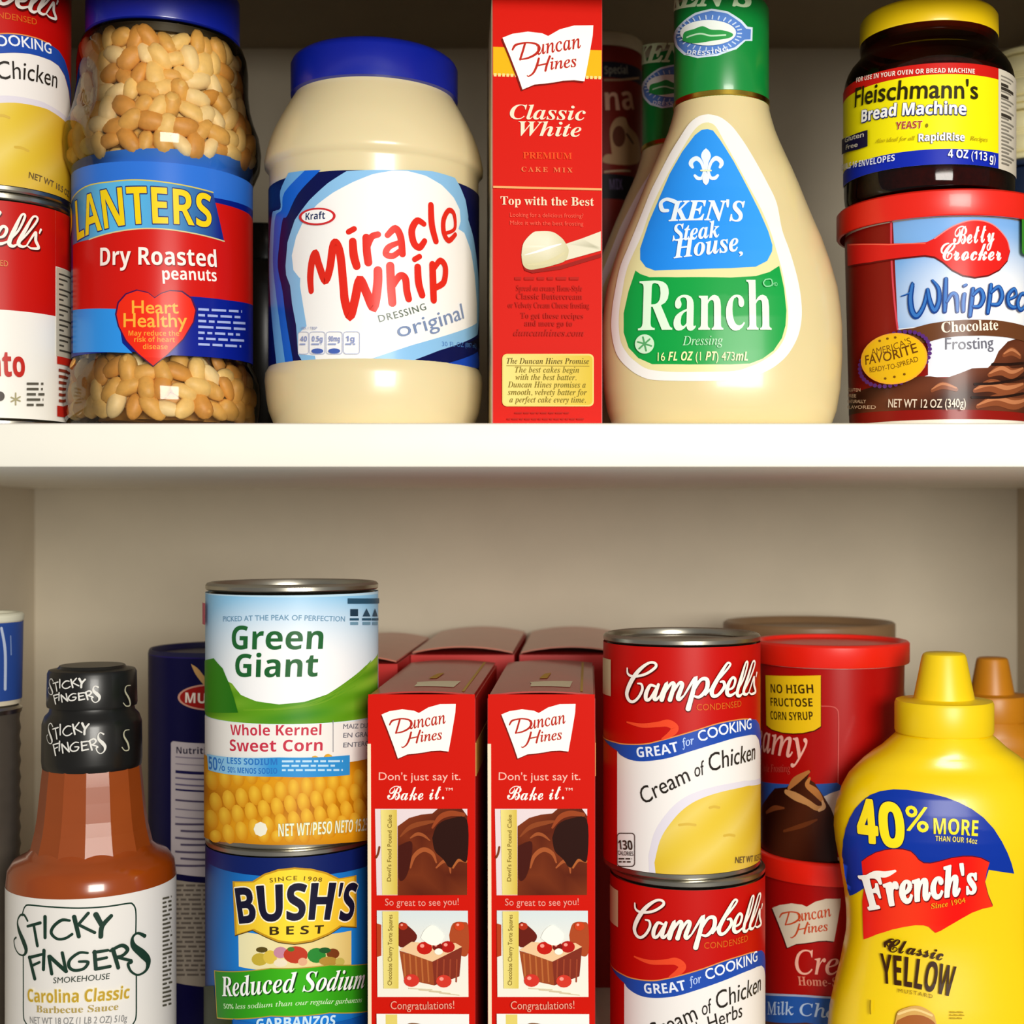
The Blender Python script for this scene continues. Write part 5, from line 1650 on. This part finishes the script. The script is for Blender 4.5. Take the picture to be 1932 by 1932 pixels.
# ------------------------------------------------------------------ frosting tubs behind the mustard
cH = Cyl(1420, 1717, 0.655)
zj = (V0 - 1629) * 0.657 / F
z5_ = zm(1350, 1120, 400 / 1840)
z6_ = zm(1400, 1540, 300 / 1479)
ztop = (V0 - 1217) * 0.66 / F
for top in (True, False):
    zb, zt = (zj, ztop) if top else (ZL, zj)
    t = tub('frosting_tub', 'red frosting tub with yellow corn syrup badge, topmost of two behind the mustard' if top else
            'red milk chocolate frosting tub standing under another frosting tub behind the mustard', cH, cH.R * 0.885, cH.R * 0.925, zb, zt, 0.0108, 'creamy frosting tubs')
    sH = sub(cH, cH.R * 0.925)
    sH.tab = [(zb, cH.R * 0.887), (zt - 0.0108, cH.R * 0.926)]
    lab = Lab(sH, zb, zcut=0.01, off=3e-4)
    wrap_base(lab, zb + 0.0025, zt - 0.0112, '#A80C0A', -2.6, 2.6)
    if top:
        lab.poly(z5_((395, 1625), (1060, 1640), (1110, 1690), (1110, 2060), (395, 2060)), '#2A56A8')
        lab.poly(z5_((900, 1960), (880, 1790), (1000, 1730), (1120, 1690), (1120, 2040)), '#D8CCC4')
        lab.poly(z5_((395, 2320), (395, 1900), (450, 1780), (520, 1690), (620, 1680), (700, 1610), (760, 1560), (830, 1530), (800, 1600), (860, 1640), (940, 1760), (1000, 1860), (1040, 1960), (1060, 2320)), lambda s, t: mixc('#2A0E06', '#4A2010', 0.5 + 0.5 * math.sin(s * 8 + t * 5)), fine=True)
        for P, W, c in ((((640, 1690), (700, 1620), (810, 1545)), [6, 14, 6], '#B0703A'), (((820, 1600), (800, 1660), (870, 1720), (930, 1800)), [4, 10, 14, 6], '#B8783E'), (((620, 1720), (700, 1760), (800, 1810), (880, 1860), (930, 1850)), [10, 16, 12, 10, 6], '#C08A54'),
                        (((900, 1880), (940, 1850), (930, 1800)), [5, 8, 4], '#D8A878'), (((450, 1900), (520, 1860), (600, 1860)), [6, 10, 4], '#7A3E1E'), (((600, 2060), (760, 2010), (880, 1960)), [5, 9, 4], '#6A3418')):
            lab.stroke(z5_(*P), W, c)
        lab.stroke(z5_((890, 975), (1000, 978), (1050, 1000), (1066, 1060), (1066, 1300), (1062, 1640)), 2.0, '#C8504A')
        lab.poly([(u + 1, v + 2) for u, v in z5_((445, 708), (915, 708), (915, 1150), (860, 1185), (760, 1208), (680, 1212), (590, 1205), (500, 1178), (452, 1140))], '#4A0404')
        lab.poly(z5_((445, 708), (915, 708), (915, 1150), (860, 1185), (760, 1208), (680, 1212), (590, 1205), (500, 1178), (452, 1140)), lambda s, t: mixc('#F0C818', '#DDB012', abs(s - 0.6)))
        lab.text('NO HIGH', z5_((490, 858), (670, 866), (855, 862)), 17, '#3A2A08', 's', -0.004)
        lab.text('FRUCTOSE', z5_((490, 972), (670, 980), (848, 978)), 16, '#3A2A08', 's', -0.008)
        lab.text('CORN SYRUP', z5_((490, 1088), (670, 1098), (852, 1092)), 16, '#3A2A08', 's', -0.008)
        e = lab.m(z5_((800, 1432))[0])
        lab.text('Creamy', [(e[0] - 0.055, e[1]), (e[0], e[1])], 58 * lab.px, '#F2B4A4', 'i', 0.01, az=True)
        lab.text('Home-Style Frosting', z5_((100, 1535), (400, 1542), (660, 1545)), 15, '#C8483E', 'i', 0.004)
    else:
        book_logo(lab, 1458, 1586, 1695, 1788, paper='#DCCFB8', ink='#C8481E', shadow='#4A0404')
        lab.text('Creamy', z6_((510, 1462), (850, 1470), (1330, 1465)), 46, '#F2B4A0', 'i', 0.006)
        lab.text('Home-Style', z6_((530, 1568), (720, 1575), (1060, 1570)), 17, '#E08A74', 'B', -0.006)
        lab.poly(z6_((215, 1650), (600, 1668), (1300, 1650), (1300, 1905), (600, 1915), (215, 1900)), '#2458AE')
        lab.stroke(z6_((215, 1650), (600, 1668), (1300, 1650)), 4, '#A8B4D0')
        lab.text('Milk Chocolate', z6_((250, 1840), (600, 1852), (1300, 1840)), 26, '#B8D0F0', 'i', 0.008)
        lab.poly(z6_((215, 1900), (600, 1915), (1300, 1905), (1300, 2500), (215, 2500)), '#5A2E1A')
    lab.build('label', GLOSS, t)

# ------------------------------------------------------------------ brown canister at the back
cK = Cyl(1364, 1690, 0.78)
t = thing('canister', 'brown round canister with dished lid at the back behind the red frosting tub', 'canister', (cK.X, cK.Y, ZL), 0)
zK = (V0 - 1172) * cK.Y / F
hK = zK - ZL
Rr = cK.R
brown = mat('brown_canister', '#7A5E40', 0.45)
link('body', lathe([(0, 0), (Rr * 0.97, 0), (Rr * 0.975, 0.001), (Rr * 0.975, hK - 0.008), (0, hK - 0.008)]), brown, t)
link('lid', lathe([(Rr * 0.97, hK - 0.012), (Rr, hK - 0.012), (Rr, hK - 0.001), (Rr - 0.0012, hK), (Rr * 0.93, hK - 0.0004), (Rr * 0.86, hK - 0.0038), (Rr * 0.8, hK - 0.0042), (Rr * 0.3, hK - 0.0045), (0, hK - 0.0045)]), mat('brown_lid', '#8A6C4C', 0.4), t)

cQ = Cyl(1575, 1712, 0.737)
t = thing('dark_bottle', 'dark bottle shoulder showing in the gap between the red frosting tub and the mustard', 'bottle', (cQ.X, cQ.Y, ZL), 0)
zq = lambda v: (V0 - v) * cQ.Y / F - ZL
q_ = cQ.k
link('bottle', lathe([(0, 0), (66 * q_, 0), (68.5 * q_, 0.002), (68.5 * q_, zq(1345)), (66 * q_, zq(1318)), (57 * q_, zq(1262)), (44 * q_, zq(1245))]), mat('dark_glass', '#14101C', 0.15, coat=0.3), t, smooth=60)
link('cap', lathe([(44 * q_, zq(1246)), (46 * q_, zq(1246)), (46 * q_, zq(1234)), (44 * q_, zq(1231)), (0, zq(1231))]), capm, t)

# ------------------------------------------------------------------ mustard bottles
YM = 0.634
XM = (1781 - U0) * YM / F
mh = [(2105, 188), (2098, 200), (2080, 210), (2040, 217), (1980, 218), (1924, 214), (1875, 204), (1830, 193), (1802, 188), (1775, 183), (1753, 182), (1725, 183), (1692, 187), (1660, 192), (1631, 197), (1600, 203), (1573, 206), (1548, 205), (1522, 200), (1495, 191), (1470, 178), (1455, 165), (1439, 150), (1425, 131), (1414, 116), (1402, 103), (1392, 92), (1385, 86)]
mb = []
for v, h in mh:
    rx = h * YM / F
    q = 0.66 if h > 150 else 0.66 + 0.34 * (150 - h) / 64
    mb.append((rx, rx * min(1, q), (V0 - v) * (YM - rx * q * 0.4) / F))
d0 = mb[0][2] - ZL
mb = [(rx, ry, z - d0 * max(0, 1 - i / 5)) for i, (rx, ry, z) in enumerate(mb)]
t = thing('mustard_bottle', 'bright yellow mustard squeeze bottle at the front right of the lower shelf', 'bottle', (XM, YM, ZL), 0, 'mustard bottles')
mus = mat('mustard_yellow', '#F8D404', 0.3, coat=0.2, vary=0.015, scale=20, sss=0.1)
link('bottle', lathe([(0, 0, ZL + 0.002), (mb[0][0] * 0.85, mb[0][1] * 0.85, ZL)] + [(rx, ry, z, 2.2 if rx > 0.03 else 2.0) for rx, ry, z in mb] + [(0, 0, mb[-1][2])], zb=ZL, seg=120), mus, t, smooth=60)
cz = lambda v: (V0 - v) * (YM - 0.01) / F
kk = YM / F
capy = mat('mustard_cap', '#F6D20C', 0.4, vary=0.015)
link('cap', lathe([(86 * kk, cz(1388)), (90 * kk, cz(1387)), (91.5 * kk, cz(1383)), (91.5 * kk, cz(1332)), (89 * kk, cz(1326)), (60 * kk, cz(1324)), (56.5 * kk, cz(1322)), (54 * kk, cz(1310)), (41.5 * kk, cz(1245)), (39 * kk, cz(1238)), (34 * kk, cz(1235)), (0, cz(1234))], zb=ZL), capy, t)
# raised shoulder moulding
oM = Oval(XM, YM, [(z, rx, ry) for rx, ry, z in mb], 2.2)
f8 = zm(1540, 1460, 392 / 1605)
lab = Lab(oM, ZL, cut=0.0015, zcut=0.0015, off=4e-4, lay=4.5e-5)
lab.poly(f8((265, 940), (238, 860), (220, 790), (208, 690), (206, 600), (214, 510), (232, 425), (262, 345), (305, 270), (360, 210), (420, 165), (500, 135), (600, 121), (700, 125), (800, 140), (900, 158), (1000, 183), (1100, 220), (1200, 272), (1290, 338), (1370, 425), (1430, 520), (1475, 610), (1505, 690), (1525, 768), (1330, 738), (1300, 840), (600, 900), (370, 882)), '#0832A0')
FL = f8((355, 675), (400, 640), (460, 608), (530, 588), (600, 578), (670, 582), (730, 598), (765, 630), (790, 662), (830, 688), (880, 690), (950, 675), (1040, 650), (1130, 637), (1200, 637), (1270, 650), (1335, 682), (1312, 760), (1300, 840), (1325, 940), (1360, 1022), (1280, 1040), (1200, 1070), (1120, 1115), (1030, 1168), (960, 1210), (920, 1226), (895, 1205), (870, 1180), (830, 1168), (770, 1166), (680, 1180), (590, 1200), (480, 1235), (372, 1278), (366, 1130), (362, 980), (375, 880))
lab.poly([(u + 0.5, v - 2) for u, v in FL], '#5A0A28')
lab.poly(FL, lambda s, t: mixc('#F01008', '#F4381A', 0.5 + 0.5 * math.sin(s * 8 - 1)))
ye = '#FFE61E'
lab.text('4', f8((335, 512), (480, 530)), 76, ye, 's', 0.03, out=(0.02, '#06145A'))
lab.text('0', f8((505, 552), (685, 560)), 80, ye, 's', 0.02, out=(0.02, '#06145A'))
lab.text('%', f8((688, 428), (862, 448)), 44, ye, 'n', 0.012)
lab.text('MORE', f8((905, 460), (1070, 466), (1242, 478)), 29, ye, 's', 0.0)
lab.text('THAN OUR 14oz', f8((918, 515), (1070, 522), (1235, 538)), 10, '#E8D868', 's', 0.0)
lab.text("French's", f8((418, 1040), (640, 995), (900, 955), (1245, 905)), 68, '#FFFAF4', 'I', 0.026, h2=58, sh=(1.5, 2.5, '#6A0606'))
lab.stroke(f8((405, 790), (470, 765), (540, 768), (612, 742)), [8, 12, 12, 5], '#FFFAF4')
lab.text('Since 1904', f8((885, 1034), (1020, 1012), (1148, 985)), 10, '#F4A81E', 'I', 0.005)
dk = '#3A1E06'
lab.text('Classic', f8((550, 1368), (760, 1396), (972, 1440)), 26, dk, 'S', 0.01)
lab.stroke(f8((610, 1320), (580, 1290), (545, 1300), (540, 1330)), [3, 5, 5, 3], dk)
lab.text('YELLOW', f8((512, 1612), (700, 1640), (860, 1675), (1040, 1718)), 55, dk, 's', -0.004, h2=57, shear=0.0)
lab.text('MUSTARD', f8((640, 1685), (760, 1702), (895, 1730)), 7, '#8A6A10', 'n', 0.0, sp=1.4)
lab.poly(f8((620, 1890), (640, 1830), (720, 1795), (800, 1790), (880, 1830), (915, 1880), (905, 2000), (630, 2000)), '#D8A85A', smooth=True)
lab.poly(f8((630, 1900), (720, 1860), (820, 1862), (905, 1910), (900, 1960), (640, 1960)), '#A8602A', smooth=True)
lab.stroke(f8((640, 1850), (760, 1815), (890, 1860)), 4, '#F0D08A')
lab.stroke(f8((432, 1748), (430, 1800), (432, 1850)), 2.4, '#A8880A')
lab.lines(*f8((1030, 1830))[0], *f8((1140, 1900))[0], 3, '#B8980A', seed=12)
lab.build('print', GLOSS, t)
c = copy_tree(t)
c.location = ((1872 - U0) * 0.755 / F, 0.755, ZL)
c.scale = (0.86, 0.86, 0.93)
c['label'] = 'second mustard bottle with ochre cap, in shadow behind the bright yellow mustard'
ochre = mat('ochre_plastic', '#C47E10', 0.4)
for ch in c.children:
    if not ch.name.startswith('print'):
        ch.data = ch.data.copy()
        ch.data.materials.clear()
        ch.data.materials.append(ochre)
